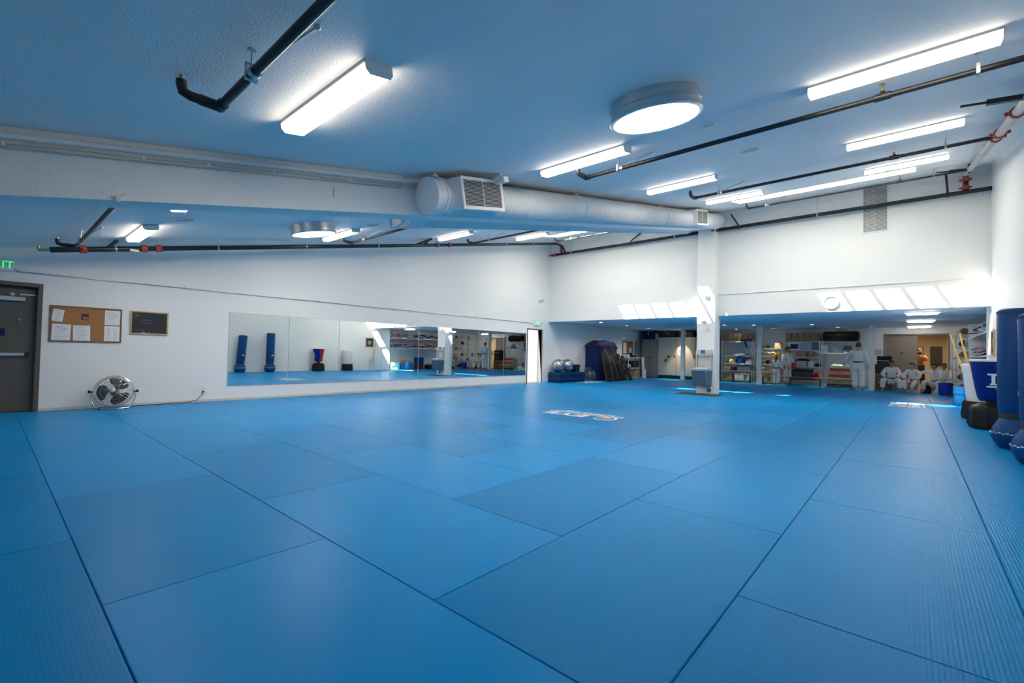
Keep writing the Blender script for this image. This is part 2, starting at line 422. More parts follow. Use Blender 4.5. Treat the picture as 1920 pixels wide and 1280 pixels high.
MB().box(-.075, -.06, .25, .30, 1.885, 1.93).box(-.07, -.055, .36, .53, 1.90, 1.925).build('closer_arm', 'alu', d1)
MB().cyl((-.075, .36, 1.50), (-.045, .36, 1.50), .022, 14).sphere((-.04, .36, 1.50), .018).build('lock_cylinder', 'chrome', d1, smooth=True)
MB().box(-.075, -.07, -.02, .21, 1.23, 1.35).build('notice', 'navy', d1)
MB().box(-.12, -.09, D1B-.03, D1B-.003, .01, D1T).build('door_edge_shadow_gap', 'black', d1)

# door 2 (open, bright vestibule)
d2 = thing('door_2', '', '', (XL, 0, 0)); del d2['label'], d2['category']; d2['kind'] = 'structure'
fr = MB()
for ya, yb in ((D2A-.04, D2A), (D2B, D2B+.04)): fr.box(-.16, .02, ya, yb, 0, D2T+.04)
fr.box(-.16, .02, D2A, D2B, D2T, D2T+.04); fr.build('door_frame', 'door', d2, bevel=.003)
lf = MB(); lf.M = Matrix.Translation((-.16, D2B-.02, 0)) @ Matrix.Rotation(math.radians(171), 4, 'Z')
lf.box(0, .84, -.02, .02, .01, D2T-.01); leaf2 = lf.build('door_leaf', 'doorw', d2, bevel=.003)
kb = MB(); kb.M = lf.M; kb.cyl((.76, .02, .98), (.76, .07, .98), .015, 10).sphere((.76, .085, .98), .03); kb.build('door_knob', 'zinc', leaf2, smooth=True)
vb = MB(); vb.box(XL-2.6, XL-2.5, 11.8, 17.6, -.05, 2.7); vb.box(XL-2.5, XL-.15, 11.7, 11.8, -.05, 2.7); vb.box(XL-2.5, XL-.15, 17.6, 17.7, -.05, 2.7); vb.box(XL-2.6, XL-.15, 11.7, 17.7, 2.6, 2.7)
struct('wall_vestibule', vb, 'wall')
struct('floor_vestibule', MB().box(XL-2.6, XL-.2, 11.7, 17.7, -.3, -.002), 'cream')
vw = MB(); vw.box(XL-2.5, XL-2.47, 16.15, 16.55, .6, 1.72); o = struct('window_3', vw, 'cream')
vf = MB()
for a in (16.12, 16.53): vf.box(XL-2.5, XL-2.45, a, a+.05, .57, 1.75)
vf.box(XL-2.5, XL-2.45, 16.12, 16.58, 1.72, 1.77); vf.box(XL-2.5, XL-2.45, 16.12, 16.58, 1.1, 1.14); vf.build('window_frame', 'alu', o)
al = bpy.data.lights.new('vestibule_daylight', 'AREA'); al.shape = 'RECTANGLE'; al.size = 1.8; al.size_y = 4.5; al.energy = 75; al.color = (1, .98, .95)
ao = bpy.data.objects.new('vestibule_daylight', al); C.objects.link(ao); ao.location = (XL-1.35, 14.7, 2.58)

# hallway beyond the alcove opening
hw = MB(); hw.box(HX0-.1, HX0, YA+.15, YA+4.2, -.05, 2.5); hw.box(HX1+.25, HX1+.35, YA+.15, YA+4.2, -.05, 2.5); hw.box(HX0-.1, HX1+.35, YA+4.2, YA+4.3, -.05, 2.5); hw.box(HX1, HX1+.35, YA+.1, YA+.15, -.05, 2.5)
hw.box(HX0-.1, HX1+.35, YA+.15, YA+4.3, 2.3, 2.5)
struct('wall_hallway', hw, 'cream')
struct('floor_hallway', MB().box(HX0, HX1+.25, YA, YA+4.2, -.05, 0), 'wood')
wp = struct('wall_partition', MB().box(HX0, .16, YA+.06, YA+.14, 0, HZ), 'taupe')
MB().cyl((0, 0, 0), (0, -.03, 0), .018, 12).sphere((0, -.045, 0), .03).build('round_knob', 'brass', wp, loc=(-.30, YA+.06, 1.42), smooth=True)
struct('trim_4', MB().box(HX0-.05, HX0, YA-.02, YA, 0, HZ).box(HX0-.05, HX1+.05, YA-.02, YA, HZ, HZ+.05).box(HX1, HX1+.05, YA-.02, YA, 0, HZ), 'taupe')
hl = bpy.data.lights.new('hallway_lamp', 'AREA'); hl.size = .3; hl.size_y = .5; hl.shape = 'RECTANGLE'; hl.energy = 16; hl.color = (1, .78, .5)
ho = bpy.data.objects.new('hallway_lamp', hl); C.objects.link(ho); ho.location = (.5, YA+2, 2.24)
t = thing('ceiling_panel_light', 'lit panel on the hallway ceiling beyond the alcove opening', 'light', (.33, YA+1.1, 2.3))
MB().box(-.2, .2, -.16, .16, -.05, 0).build('housing', 'trim', t); MB().box(-.18, .18, -.14, .14, -.058, -.05).build('lens', 'alamp', t)
o = MB().box(-.2, .2, -.012, .012, -.43, .43).build('dark_doorway_panel', 'black', None, loc=(.80, YA+4.17, 1.35)); tag(o, 'tall black panel standing for a dark doorway in the hallway end wall', 'panel')  # flat black panel stands in for the darkness of a doorway
t = thing('wall_picture', 'brown framed picture on the hallway end wall behind the standing person', 'picture', (.22, YA+4.2, 1.5))
MB().box(-.17, .17, -.03, 0, -.32, .32).build('frame', 'wood', t); MB().box(-.14, .14, -.034, -.03, -.29, .29).build('print', 'cream', t)

# ================================================================== CEILING FIXTURES
def strip_light(x, y, label):
    t = thing('ceiling_light', label, 'light', (x, y, zc(y)), 0, 'fluorescent strip lights under the sloped ceiling', TILT)
    w2, l2 = .098, .61
    MB().box(-l2, l2, -w2, w2, -.018, 0).build('housing', 'steelw', t)
    lp = MB(); pr = [(-w2+.004, -.05), (w2-.004, -.05), (w2-.025, -.08), (-w2+.025, -.08)]
    lp.add([(xx, a, b) for xx in (-l2+.008, l2-.008) for a, b in pr], [(0, 1, 2, 3), (7, 6, 5, 4)]+[(i, i+4, (i+1) % 4+4, (i+1) % 4) for i in range(4)])
    lp.build('lens', 'lens', t)
    MB().box(-l2+.008, l2-.008, -w2+.004, w2-.004, -.05, -.018).build('side_lens', 'lens2', t)
    pe = [(-w2, 0), (w2, 0), (w2, -.057), (w2-.024, -.085), (-w2+.024, -.085), (-w2, -.057)]
    for xx in (-l2, l2-.007):
        e = MB(); e.add([(xx+q, a, b) for q in (0, .007) for a, b in pe], [(0, 1, 2, 3, 4, 5), (11, 10, 9, 8, 7, 6)]+[(i, i+6, (i+1) % 6+6, (i+1) % 6) for i in range(6)]); e.build('end_cap', 'steelw', t)
    return t
rows = ((1.56, 'front'), (4.87, 'second'), (8.10, 'third'), (11.35, 'last'))
cols = ((-.10, 'beside the right wall'), (-3.12, 'just right of the duct'), (-6.45, 'just left of the beam'), (-9.12, 'nearest the mirror wall'))  # left of the beam, lamps past the front row are unseen, added for light
first = None
for y, rn in rows:
    for x, cn in cols:
        if rn == 'front' and x > -1: continue
        lb = 'white strip light %s, %s row from the front' % (cn, rn)
        if first is None: first = strip_light(x, y, lb)
        else: dup(first, (x, y, zc(y)), lb)
def dome(x, y, label):
    t = thing('tubular_skylight', label, 'skylight', (x, y, zc(y)), 0, None, TILT)
    R = .38; mb = MB(); mb.lathe([(R-.02, .0), (R, .0), (R, -.07), (R+.006, -.074), (R+.006, -.082), (R, -.086), (R, -.138), (R-.02, -.138), (R-.02, 0)], 48); mb.build('collar', 'galv', t, smooth=True)
    mb = MB(); mb.lathe([(R-.025, -.13), (R+.012, -.13), (R+.014, -.152), (R+.004, -.162), (R-.02, -.162), (R-.025, -.13)], 48); mb.build('rim', 'galv', t, smooth=True)
    mb = MB(); mb.lathe([(0, -.168), (R*.6, -.166), (R-.022, -.158), (R-.022, -.14), (0, -.14)], 48); mb.build('diffuser', 'dome', t, smooth=True)
    for k in range(5):
        a = math.radians(196+k*3); p = MB(); p.M = Matrix.Rotation(a, 4, 'Z'); p.box(R, R+.003, -.006, .006, -.12, -.03); p.build('stamped_mark', 'black', t)
    return t
dome(-1.71, 3.80, 'large round daylight tube with galvanised collar right of the beam')
dome(-8.28, 3.88, 'round daylight tube with galvanised collar on the low side left of the beam')
for x, y, lb in ((-1.67, 6.78, 'flat round ceiling vent ring behind the big daylight tube, crossed by a pipe'), (-8.02, 1.86, 'flat round ceiling ring between the two nearest strip lights left of the beam'), (-8.03, 4.97, 'flat round ceiling ring behind the small daylight tube left of the beam')):
    t = thing('ceiling_speaker', lb, 'speaker', (x, y, zc(y)), 0, None, TILT)
    MB().lathe([(.12, 0), (.17, 0), (.17, -.006), (.12, -.012), (.12, 0)], 32).build('ring', 'trim', t, smooth=True)
    MB().lathe([(0, -.006), (.12, -.006), (.12, 0), (0, 0)], 32).build('grille', 'greyv', t)
o = MB().lathe([(0, -.03), (.05, -.028), (.06, 0), (0, 0)], 20).build('smoke_detector', 'trim', None, loc=(-1.65, 5.06, zc(5.06)), smooth=True); o.rotation_euler = (TILT, 0, 0); tag(o, 'small round cover on the ceiling beside the big daylight tube', 'detector')

# ducts
def duct(xc, sgn, y0, y1, label, regs):
    r = .225; dz = -.285
    t = thing('air_duct', label, 'duct', (xc, y0, zc(y0)+dz), 0, None, TILT)
    Lg = (y1-y0)/math.cos(TILT); RX = Matrix.Rotation(-PI/2, 4, 'X')
    secs = [0, .18, .30*Lg, .62*Lg, Lg-.12, Lg]
    for k in range(5):
        a, b = secs[k]+.004, secs[k+1]-.004; pr = [(r-.012, a)]
        if 0 < k < 4:
            z = a
            while z < b-.055:
                pr += [(r-.004, z), (r-.004, z+.040), (r+.004, z+.0455), (r-.004, z+.051)]; z += .0515
            pr += [(r-.004, b)]
        else: pr += [(r, a), (r, b)]
        if k == 0: pr = [(0, a), (r-.03, a), (r, a+.015), (r, b)]
        mb = MB(); mb.M = RX @ Matrix.Diagonal((1, 1, 1, 1)); mb.lathe(pr, 40); mb.build('end_cap' if k == 0 else ('wall_collar' if k == 4 else 'spiral_section'), 'duct', t, smooth=True)
    for s_ in secs[1:5]:
        mb = MB(); mb.M = RX; mb.lathe([(r-.01, s_-.02), (r+.008, s_-.02), (r+.012, s_), (r+.008, s_+.02), (r-.01, s_+.02)], 40); bd = mb.build('seam_band', 'duct', t, smooth=True)
        h = MB(); h.box(-.018, .018, s_-.018, s_+.018, r, -dz-.0).cyl((0, s_-.05, -dz-.03), (0, s_+.05, -dz-.03), .012, 8).cyl((-.045, s_, r+.02), (.045, s_, r+.02), .012, 8)
        h.build('hanger', 'duct', bd)
    for (a, b) in regs:
        fx = sgn*.30; h2 = .185
        bx = MB(); xa, xb = (0, fx) if fx > 0 else (fx, 0)
        vs = [(0, a-.06, -h2+.01), (0, b+.06, -h2+.01), (0, b+.06, h2+.03), (0, a-.06, h2+.03), (fx, a, -h2), (fx, b, -h2), (fx, b, h2+.01), (fx, a, h2+.01)]
        bx.add(vs, [(0, 1, 2, 3), (4, 7, 6, 5), (0, 4, 5, 1), (1, 5, 6, 2), (2, 6, 7, 3), (3, 7, 4, 0)]); bo = bx.build('register_box', 'duct', t)
        g = MB(); x1, x2 = sorted((fx, fx+sgn*.014))
        g.box(x1, x2, a-.012, b+.012, -h2-.012, -h2+.03).box(x1, x2, a-.012, b+.012, h2-.02, h2+.02).box(x1, x2, a-.012, a+.03, -h2+.03, h2-.02).box(x1, x2, b-.03, b+.012, -h2+.03, h2-.02).box(x1, x2, (a+b)/2-.006, (a+b)/2+.006, -h2+.03, h2-.02)
        g.build('grille_frame', 'trim', bo, bevel=.003)
        MB().box(min(fx, fx+sgn*.002), max(fx, fx+sgn*.002), a+.02, b-.02, -h2+.02, h2-.01).build('grille_back', 'dark', bo)
        lv = MB(); n = 19
        for k in range(n):
            z = -h2+.035+(2*h2-.065)*k/(n-1); lv.cbox((fx+sgn*.007, (a+b)/2, z), (.013, b-a-.05, .0028), (0, .5*sgn, 0))
        lv.build('louvres', 'trim', bo)
    return t
duct(-4.475, 1, 3.48, YB+.0, 'white spiral duct running along the right face of the beam', ((.33, 1.07), (8.62, 9.45)))
duct(-5.345, -1, 3.75, YB+.0, 'white spiral duct mostly hidden on the far side of the beam', ((.02, .55),))
t = thing('duct_smoke_sensor', 'small white box on an arm above the duct register', 'sensor', (-4.08, 4.4, zc(4.4)-.10), 0, None, TILT)
MB().box(-.09, .09, -.05, .05, -.035, .035).build('case', 'duct', t, bevel=.006); MB().cyl((-.09, 0, 0), (-.35, -.03, -.02), .015, 8).build('arm', 'duct', t); MB().box(-.02, .02, -.02, .02, .035, .10).build('bracket', 'duct', t)

# sprinkler pipes ---------------------------------------------------
OFF = .15
def head_mb(mb, p, upd):
    p = Vector(p); mb.cyl(p, p+Vector((0, 0, .035)), .013, 10); mb.cyl(p+Vector((-.012, 0, .035)), p+Vector((-.012, 0, .065)), .004, 6); mb.cyl(p+Vector((.012, 0, .035)), p+Vector((.012, 0, .065)), .004, 6)
    mb.cyl(p+Vector((0, 0, .065)), p+Vector((0, 0, .07)), .024, 14); return mb
def branch(x0, x1, y, label, mt='pipe', heads=(), hang=(), brace=True, r=.0255, end=-1):
    z = zc(y)-OFF
    t = thing('sprinkler_pipe', label, 'pipe', (0, y, z), 0, 'black sprinkler branch pipes')
    xa, xb = min(x0, x1), max(x0, x1)
    MB().cyl((xa, 0, 0), (xb, 0, 0), r, 16).build('pipe', mt, t, smooth=True)
    e = x0
    # elbow, short arm towards the low side, upright head
    el = MB(); el.sphere((e, 0, 0), r*1.35).cyl((e, 0, 0), (e, -.11, -.0), r*1.3, 14).cyl((e+.0, 0, 0), (e+.06*(1 if x1 > x0 else -1), 0, 0), r*1.3, 14)
    el.tube([(e, -.10, 0), (e, -.16, .0), (e, -.195, .012), (e, -.205, .05), (e, -.205, .075)], r*1.15, 12); el.build('elbow', mt, t, smooth=True)
    head_mb(MB(), (e, -.205, .07), 1).build('sprinkler_head', 'brass', t, smooth=True)
    for hx in heads:
        MB().cyl((hx-.06, 0, 0), (hx+.06, 0, 0), r*1.35, 14).cyl((hx, 0, 0), (hx, 0, .05), r*1.1, 12, r*.7).build('tee', mt, t, smooth=True)
        head_mb(MB(), (hx, 0, .048), 1).build('sprinkler_head', 'brass', t, smooth=True)
    for hx in hang:
        h = MB(); h.cyl((hx, 0, r+.03), (hx, 0, OFF), .006, 8).cyl((hx, 0, OFF-.008), (hx, 0, OFF), .022, 10).box(hx-.012, hx+.012, -r-.006, -r, -r, r+.035).box(hx-.012, hx+.012, r, r+.006, -r, r+.035).box(hx-.012, hx+.012, -r-.006, r+.006, r+.03, r+.036).box(hx-.012, hx+.012, -r-.006, r+.006, -r-.005, -r)
        h.build('hanger', 'zinc', t)
    if brace and hang:
        hx = hang[0]; s = 1 if x1 > x0 else -1
        MB().cyl((hx+.05*s, 0, r), (hx+.42*s, .17, OFF+.03), .007, 8).sphere((hx+.42*s, .17, OFF+.03), .018).cyl((hx+.03*s, 0, 0), (hx+.07*s, 0, 0), r+.008, 14).build('sway_brace', 'zinc', t)
    return t
XM = .92
branch(-3.30, XM+.6, .93, 'thick black sprinkler pipe nearest the front wall, ending in an elbow', hang=(-2.78, .3))
branch(-3.33, XM, 5.28, 'sprinkler pipe passing behind the big daylight tube', mt='pipe', heads=(-.20,), hang=(-2.85, .41))
branch(-3.32, XM, 9.32, 'sprinkler pipe in front of the third row of strip lights right of the beam', heads=(-.21,), hang=(-2.85, .38))
branch(-3.32, XM, 13.40, 'thin sprinkler pipe close to the upper back wall right of the duct', heads=(-.2,), hang=(-2.9, .36), r=.02)
branch(-9.74, -5.1, .88, 'nearest sprinkler pipe left of the beam, ending above the metal door', hang=(-9.2,))
branch(-9.51, -5.1, 5.35, 'sprinkler pipe left of the beam beside the second strip light above the mirrors', hang=(-9.0,))
branch(-9.77, -5.1, 9.36, 'sprinkler pipe left of the beam in front of the third strip light above the mirrors', hang=(-9.1,))
branch(-9.42, -5.1, 13.20, 'sprinkler pipe left of the beam close to the upper back wall', hang=(-8.9,), r=.02)
def main(x, off, y0, y1, label, mt, r, coup, hang=(), grp=None):
    t = thing('sprinkler_main', label, 'pipe', (x, 0, 0))
    P = lambda y, d=0: (0, y, zc(y)-off+d)
    MB().cyl(P(y0), P(y1), r, 18).build('pipe', mt, t, smooth=True)
    for y in coup:
        a, b = Vector(P(y-.04)), Vector(P(y+.04)); c = MB(); c.cyl(a, b, r+.02, 18); m_ = (a+b)/2
        c.box(-r-.055, -r-.005, m_.y-.018, m_.y+.018, m_.z-.02, m_.z+.02).box(r+.005, r+.055, m_.y-.018, m_.y+.018, m_.z-.02, m_.z+.02)
        c.build('coupling', 'red', t, bevel=.004)
    for y in hang:
        MB().cyl(P(y, r), P(y, off), .006, 8).cyl(P(y-.012), P(y+.012), r+.007, 16).build('hanger', 'zinc', t)
    return t
tr_ = main(XM, .14, 3.0, 14.36, 'pale grey sprinkler main with red couplings below the ceiling by the right wall', 'pipeg', .05, (5.1, 5.45, 7.75, 9.15, 9.5), (6.9, 11.0, 13.2))
for y in (6.95, 13.5):
    MB().cbox((-.17, y, zc(y)-.12), (.30, .05, .05), (0, .12, 0)).cbox((-.40, y, zc(y)-.09), (.24, .02, .02), (0, .12, 0)).cyl((0, y, zc(y)-.2), (0, y+.1, zc(y)), .03, 8).build('sway_brace', 'pipe', tr_)
ms = main(-10.1, .15, .62, 14.0, 'black sprinkler main with red couplings along the top of the mirror wall', 'pipe', .044, (1.0, 1.78, 1.98, 8.3, 8.75), (1.4, 2.9, 4.6, 6.4, 11.2, 12.6))
MB().cyl((0, .62, zc(.62)-.15), (0, .50, zc(.5)-.15), .022, 12).cyl((0, .5, zc(.5)-.15), (0, .5, zc(.5)-.08), .018, 10).build('end_valve', 'brass', ms)
MB().box(-.046, .046, 1.58, 1.70, zc(1.64)-.20, zc(1.64)-.165).build('paper_tag', 'paper', ms)
MB().cbox((.1, 1.33, zc(1.3)-.09), (.34, .04, .04), (0, -.35, .3)).build('sway_brace', 'pipe', ms)
MB().cbox((.16, 7.7, zc(7.7)-.08), (.5, .045, .045), (0, -.3, .5)).cbox((.1, 7.85, zc(7.85)-.08), (.42, .045, .045), (0, -.3, -.2)).build('sway_brace', 'pipe', ms)
zb = 4.96; yb = 14.45
t = thing('sprinkler_main', 'long level black main pipe in front of the upper back wall', 'pipe', (0, yb, zb))
MB().cyl((-10.62, 0, 0), (XR, 0, 0), .048, 18).build('pipe', 'pipe', t, smooth=True)
zt = zc(14.36)-.14-zb
MB().tube([(XM, -.09, zt), (XM, -.02, zt+.0), (XM, 0, zt-.06), (XM, 0, 0)], .047, 14).build('riser', 'pipe', t, smooth=True)
for z in (zt-.10, .10): MB().cyl((XM, 0, z-.04), (XM, 0, z+.04), .068, 16).box(XM-.115, XM-.05, -.02, .02, z-.02, z+.02).box(XM+.05, XM+.1, -.02, .02, z-.02, z+.02).build('coupling', 'red', t, bevel=.004)
zt2 = zc(14.0)-.15-zb
MB().tube([(-10.1, -.45, zt2), (-10.1, -.2, zt2), (-10.12, -.05, zt2-.06), (-10.15, 0, 0)], .04, 12).build('riser', 'pipe', t, smooth=True)
for z in (zt2-.08, .1): MB().cyl((-10.13, -.03, z-.03), (-10.14, -.03, z+.03), .06, 14).build('coupling', 'red', t)
MB().cyl((-10.5, 0, 0), (-10.4, 0, 0), .066, 14).cyl((-10.75, 0, 0), (-10.6, 0, 0), .03, 10).build('coupling', 'red', t)
MB().cyl((-4.6, 0, 0), (-4.5, 0, 0), .066, 14).build('coupling', 'red', t)
MB().cbox((-10.0, -.05, .12), (.05, .05, .42), (0, -.5, 0)).build('sway_brace', 'pipe', t)
for (x, dx, dy, h) in ((-7.3, .55, -.05, .38), (-3.85, -.18, -.1, .38), (.62, -.03, -.05, .50)):
    MB().tube([(x, 0, .02), (x+dx*.1, dy*.2, .09), (x+dx, dy, h)], .022, 8).cyl((x-.03, 0, 0), (x+.03, 0, 0), .06, 14).build('sway_brace', 'zinc' if False else 'pipe', t)
for x in (-9.7, -5.75, -1.9):
    MB().cyl((x, 0, .04), (x, 0, zc(yb)-zb), .006, 8).cyl((x-.014, 0, 0), (x+.014, 0, 0), .056, 14).build('hanger', 'zinc', t)

# conduits on walls and beam
t = thing('wall_conduit', 'thin grey conduit running level along the mirror wall between the exit signs', 'conduit', (XL+.012, 0, 2.272))
MB().cyl((0, .30, 0), (0, 13.62, 0), .011, 10).tube([(0, .34, 0), (.01, .27, .03), (.01, .22, .03)], .016, 8).build('conduit', 'galv', t, smooth=True)
for y in (2.57, 5.3, 8.0, 10.7): MB().box(-.012, .014, y-.01, y+.01, -.016, .026).build('strap', 'zinc', t)
o = MB().cyl((-4.40, YB-.014, 3.02), (1.2, YB-.014, 3.02), .012, 10).tube([(-4.47, 14.56, 3.03), (-4.40, 14.60, 3.03), (-4.36, YB-.014, 3.02)], .012, 8).build('wall_conduit', 'trim', None, smooth=True); tag(o, 'thin white conduit running level above the clock on the back wall', 'conduit')
t = thing('beam_conduit', 'white conduit strapped along the top of the beam left of the duct', 'conduit')
MB().cyl((-4.685, YF, zc(YF)-.07), (-4.685, 3.5, zc(3.5)-.07), .022, 12).build('conduit', 'trim', t, smooth=True)
for y in (.2, .72, 1.9, 2.7): MB().cyl((-4.685, y-.02, zc(y-.02)-.07), (-4.685, y+.02, zc(y+.02)-.07), .027, 12).build('coupling', 'trim', t, smooth=True)
t = thing('beam_cable', 'thin grey cable clipped under the beam conduit', 'cable')
MB().tube([(-4.695, y_, zc(y_)-.118-(0.012 if i % 2 else 0)) for i, y_ in enumerate((YF, 0, .4, .8, 1.2, 1.6, 2.0, 2.4, 3.0, 3.45))], .006, 6).build('cable', 'pipeg', t, smooth=True)
for y in (.04, .8, 1.25, 1.8, 2.6): MB().cbox((-4.694, y, zc(y)-.125), (.012, .016, .03)).build('clip', 'trim', t)
o = MB().cbox((-4.752, .66, zc(.66)-.455), (.02, .03, .05)).cbox((-4.75, .66, zc(.66)-.43), (.012, .09, .012), (0.5, 0, 0)).build('pipe_bracket', 'zinc'); tag(o, 'small metal bracket on the lower edge of the beam near the metal door', 'bracket')
o = MB().cbox((-4.757, 2.45, zc(2.45)-.26), (.006, .012, .11)).build('crack_patch', 'pipeg'); tag(o, 'short dark mark on the beam face below the cable', 'mark')

# ================================================================== LEFT WALL ITEMS
# mirrors
y0, y1 = 3.39, 13.30; n = 8; wdt = (y1-y0)/n
ordn = ('first', 'second', 'third', 'fourth', 'fifth', 'sixth', 'seventh', 'eighth')
for k in range(n):
    t = thing('wall_mirror', '%s tall mirror panel counted from the chalkboard end of the wall' % ordn[k], 'mirror', (XL, y0+wdt*k, 0), 0, 'row of mirror panels on the white wall')
    MB().box(.001, .006, .002, wdt-.002, .31, 1.86).build('glass', 'mirror', t)
    MB().box(.001, .0072, -.006, .006, .31, 1.86).build('edge_joint', 'pipeg', t)
    MB().box(.001, .012, .0, wdt, .302, .312).build('bottom_channel', 'alu', t)
    MB().box(.001, .010, .0, wdt, 1.858, 1.866).build('top_channel', 'alu', t)
MB_edge = None
# cork board
t = thing('cork_board', 'wood framed cork notice board beside the metal door', 'notice board', (XL, .705, 1.155))
Wc, Hc = .93, .615; fr = MB()
fr.box(0, .022, 0, Wc, 0, .024).box(0, .022, 0, Wc, Hc-.024, Hc).box(0, .022, 0, .024, .024, Hc-.024).box(0, .022, Wc-.024, Wc, .024, Hc-.024); fr.build('frame', 'wood', t, bevel=.003)
MB().box(0, .012, .024, Wc-.024, .024, Hc-.024).build('cork_panel', 'cork', t)
def paper(ya, yb_, za, zb_, label, rot=0., lines=8, colour='ink', two=False):
    w_, h_ = yb_-ya, zb_-za
    t = thing('paper_sheet', label, 'paper', (XL+.0135, (ya+yb_)/2, (za+zb_)/2), 0, 'papers on the cork board'); t.rotation_euler = (rot, 0, 0)
    p = MB(); nn = 5; vs = []
    for i in range(nn):
        for j in range(nn):
            u, v = i/(nn-1)-.5, j/(nn-1)-.5
            vs.append((.002+.012*max(0, u+v-.55)*2+.004*abs(u)*abs(v), u*w_, v*h_))
    p.add(vs, [(i*nn+j, (i+1)*nn+j, (i+1)*nn+j+1, i*nn+j+1) for i in range(nn-1) for j in range(nn-1)]); p.build('sheet', 'paper', t, smooth=True)
    l = MB()
    for k in range(lines):
        z = h_*(.36-.72*k/max(1, lines-1)); ln = w_*random.uniform(.3, .42)
        if two:
            for q in (-.22, .2): l.box(.0035, .0042, q*w_-ln*.35, q*w_+ln*.3, z-.003, z+.003)
        else: l.box(.0035, .0042, -w_*.38, -w_*.38+ln*1.7, z-.003, z+.003)
    l.build('writing', colour, t)
paper(.735, .87, 1.50, 1.70, 'small curled sheet pinned in the upper corner of the cork board near the door', -.12, 6)
paper(.735, .965, 1.175, 1.455, 'large sheet at the bottom of the cork board, closest to the door', -.03, 8)
paper(.995, 1.215, 1.175, 1.445, 'large sheet at the bottom middle of the cork board', .03, 7)
paper(1.40, 1.61, 1.475, 1.735, 'printed sheet in the upper corner of the cork board near the chalkboard', .0, 6)
paper(1.40, 1.61, 1.185, 1.455, 'two column sheet in the lower corner of the cork board near the chalkboard', .0, 7, two=True)
t = thing('photo_card', 'small dark photo pinned high in the middle of the cork board', 'photo', (XL+.0135, 1.14, 1.60))
MB().box(0, .006, -.045, .045, -.055, .05).build('card', 'black', t); MB().box(.006, .007, -.03, .04, -.05, .0).build('picture', 'lip', t); MB().sphere((.008, 0, .055), .008).build('pin', 'zinc', t)
# chalkboard
t = thing('chalkboard', 'small black chalkboard in a wooden frame between cork board and mirrors', 'chalkboard', (XL, 1.755, 1.325))
Wc, Hc = .575, .435; fr = MB()
fr.box(0, .025, 0, Wc, 0, .026).box(0, .022, 0, Wc, Hc-.022, Hc).box(0, .022, 0, .024, .026, Hc-.022).box(0, .022, Wc-.024, Wc, .026, Hc-.022); fr.build('frame', 'woodl', t, bevel=.003)
MB().box(0, .012, .024, Wc-.024, .026, Hc-.022).build('board', 'slate', t)
ch = MB(); ch.M = basis((.0122, .26, .235), (0, 1, 0), (0, 0, 1))
for k, (n_, z) in enumerate(((10, .03), (13, -.02))):
    x = -.10-.01*k
    for q in range(n_):
        ww = random.uniform(.007, .013); ch.tube([(x, z, 0), (x+ww*.4, z+random.uniform(.006, .016), 0), (x+ww, z-.002, 0)], .0013, 4); x += ww+.005
for k in range(3):
    ch.tube([(-.20+.0+.02*k, .15-.005*k, 0), (-.17+.02*k, .13, 0), (-.195+.012*k, .07+.02*k, 0)], .002, 4)
for k in range(5): ch.tube([(-.20+.035*k, -.165, 0), (-.195+.035*k, -.15, 0), (-.185+.035*k, -.167, 0)], .0016, 4)
ch.build('chalk_writing', 'chalk', t)
o = MB().cyl((XL+.018, 1.92, 1.358), (XL+.018, 1.99, 1.358), .006, 8).build('chalk_stick', 'wprint', smooth=True); tag(o, 'longer white chalk stick on the chalkboard ledge', 'chalk')
o = MB().cyl((XL+.018, 2.02, 1.358), (XL+.018, 2.04, 1.358), .006, 8).build('chalk_stick', 'wprint', smooth=True); tag(o, 'short white chalk stub on the chalkboard ledge', 'chalk')
# exit signs
def exit_sign(y, z, label):
    t = thing('exit_sign', label, 'sign', (XL, y, z))
    MB().box(0, .05, -.165, .165, -.09, .09).build('housing', 'trim', t, bevel=.008)
    g = MB(); g.M = basis((.051, 0, 0), (0, 1, 0), (0, 0, 1)); v, f_ = text_mb('EXIT', .165, .002); g.add(v, f_); g.build('letters', 'green', t)
    return t
exit_sign(.105, 2.355, 'green lettered exit sign above the metal door')
t = exit_sign(13.95, 2.28, 'green lettered exit sign above the bright open doorway')
MB().box(-.0, .03, -.215, -.165, -.07, .03).build('junction_box', 'trim', t); MB().sphere((.04, .22, .03), .035).cyl((0, .22, .0), (.04, .22, .03), .012).build('emergency_lamp', 'trim', t, smooth=True)
t = thing('security_camera', 'small white wall camera high in the far corner above the exit sign', 'camera', (XL, 14.12, 3.18))
MB().cyl((0, 0, 0), (.05, 0, 0), .07, 20).sphere((.06, 0, 0), .06).build('housing', 'trim', t, smooth=True); MB().sphere((.105, .0, .0), .03).build('lens', 'black', t, smooth=True)
# outlet, cord, fan
t = thing('wall_outlet', 'white wall outlet low on the wall left of the mirrors', 'outlet', (XL, 2.955, .24))
MB().box(0, .008, -.045, .045, -.065, .065).build('plate', 'trim', t, bevel=.003)
for z in (-.03, .03): MB().box(.008, .010, -.018, .018, z-.018, z+.018).build('socket', 'steelw', t); MB().box(.010, .0105, -.010, -.006, z-.006, z+.008).box(.010, .0105, .006, .010, z-.006, z+.008).build('slots', 'black', t)
o = MB().tube([(XL+.03, 2.955, .21), (XL+.06, 2.93, .15), (XL+.06, 2.84, .05), (XL+.05, 2.7, .012), (XL+.06, 2.3, .009), (XL+.08, 2.0, .009), (XL+.12, 1.72, .010), (-10.62, 1.58, .02)], .006, 6).cbox((XL+.022, 2.955, .21), (.028, .026, .03)).build('power_cord', 'black', smooth=True); tag(o, 'black power cord running along the wall foot from fan to outlet', 'cord')
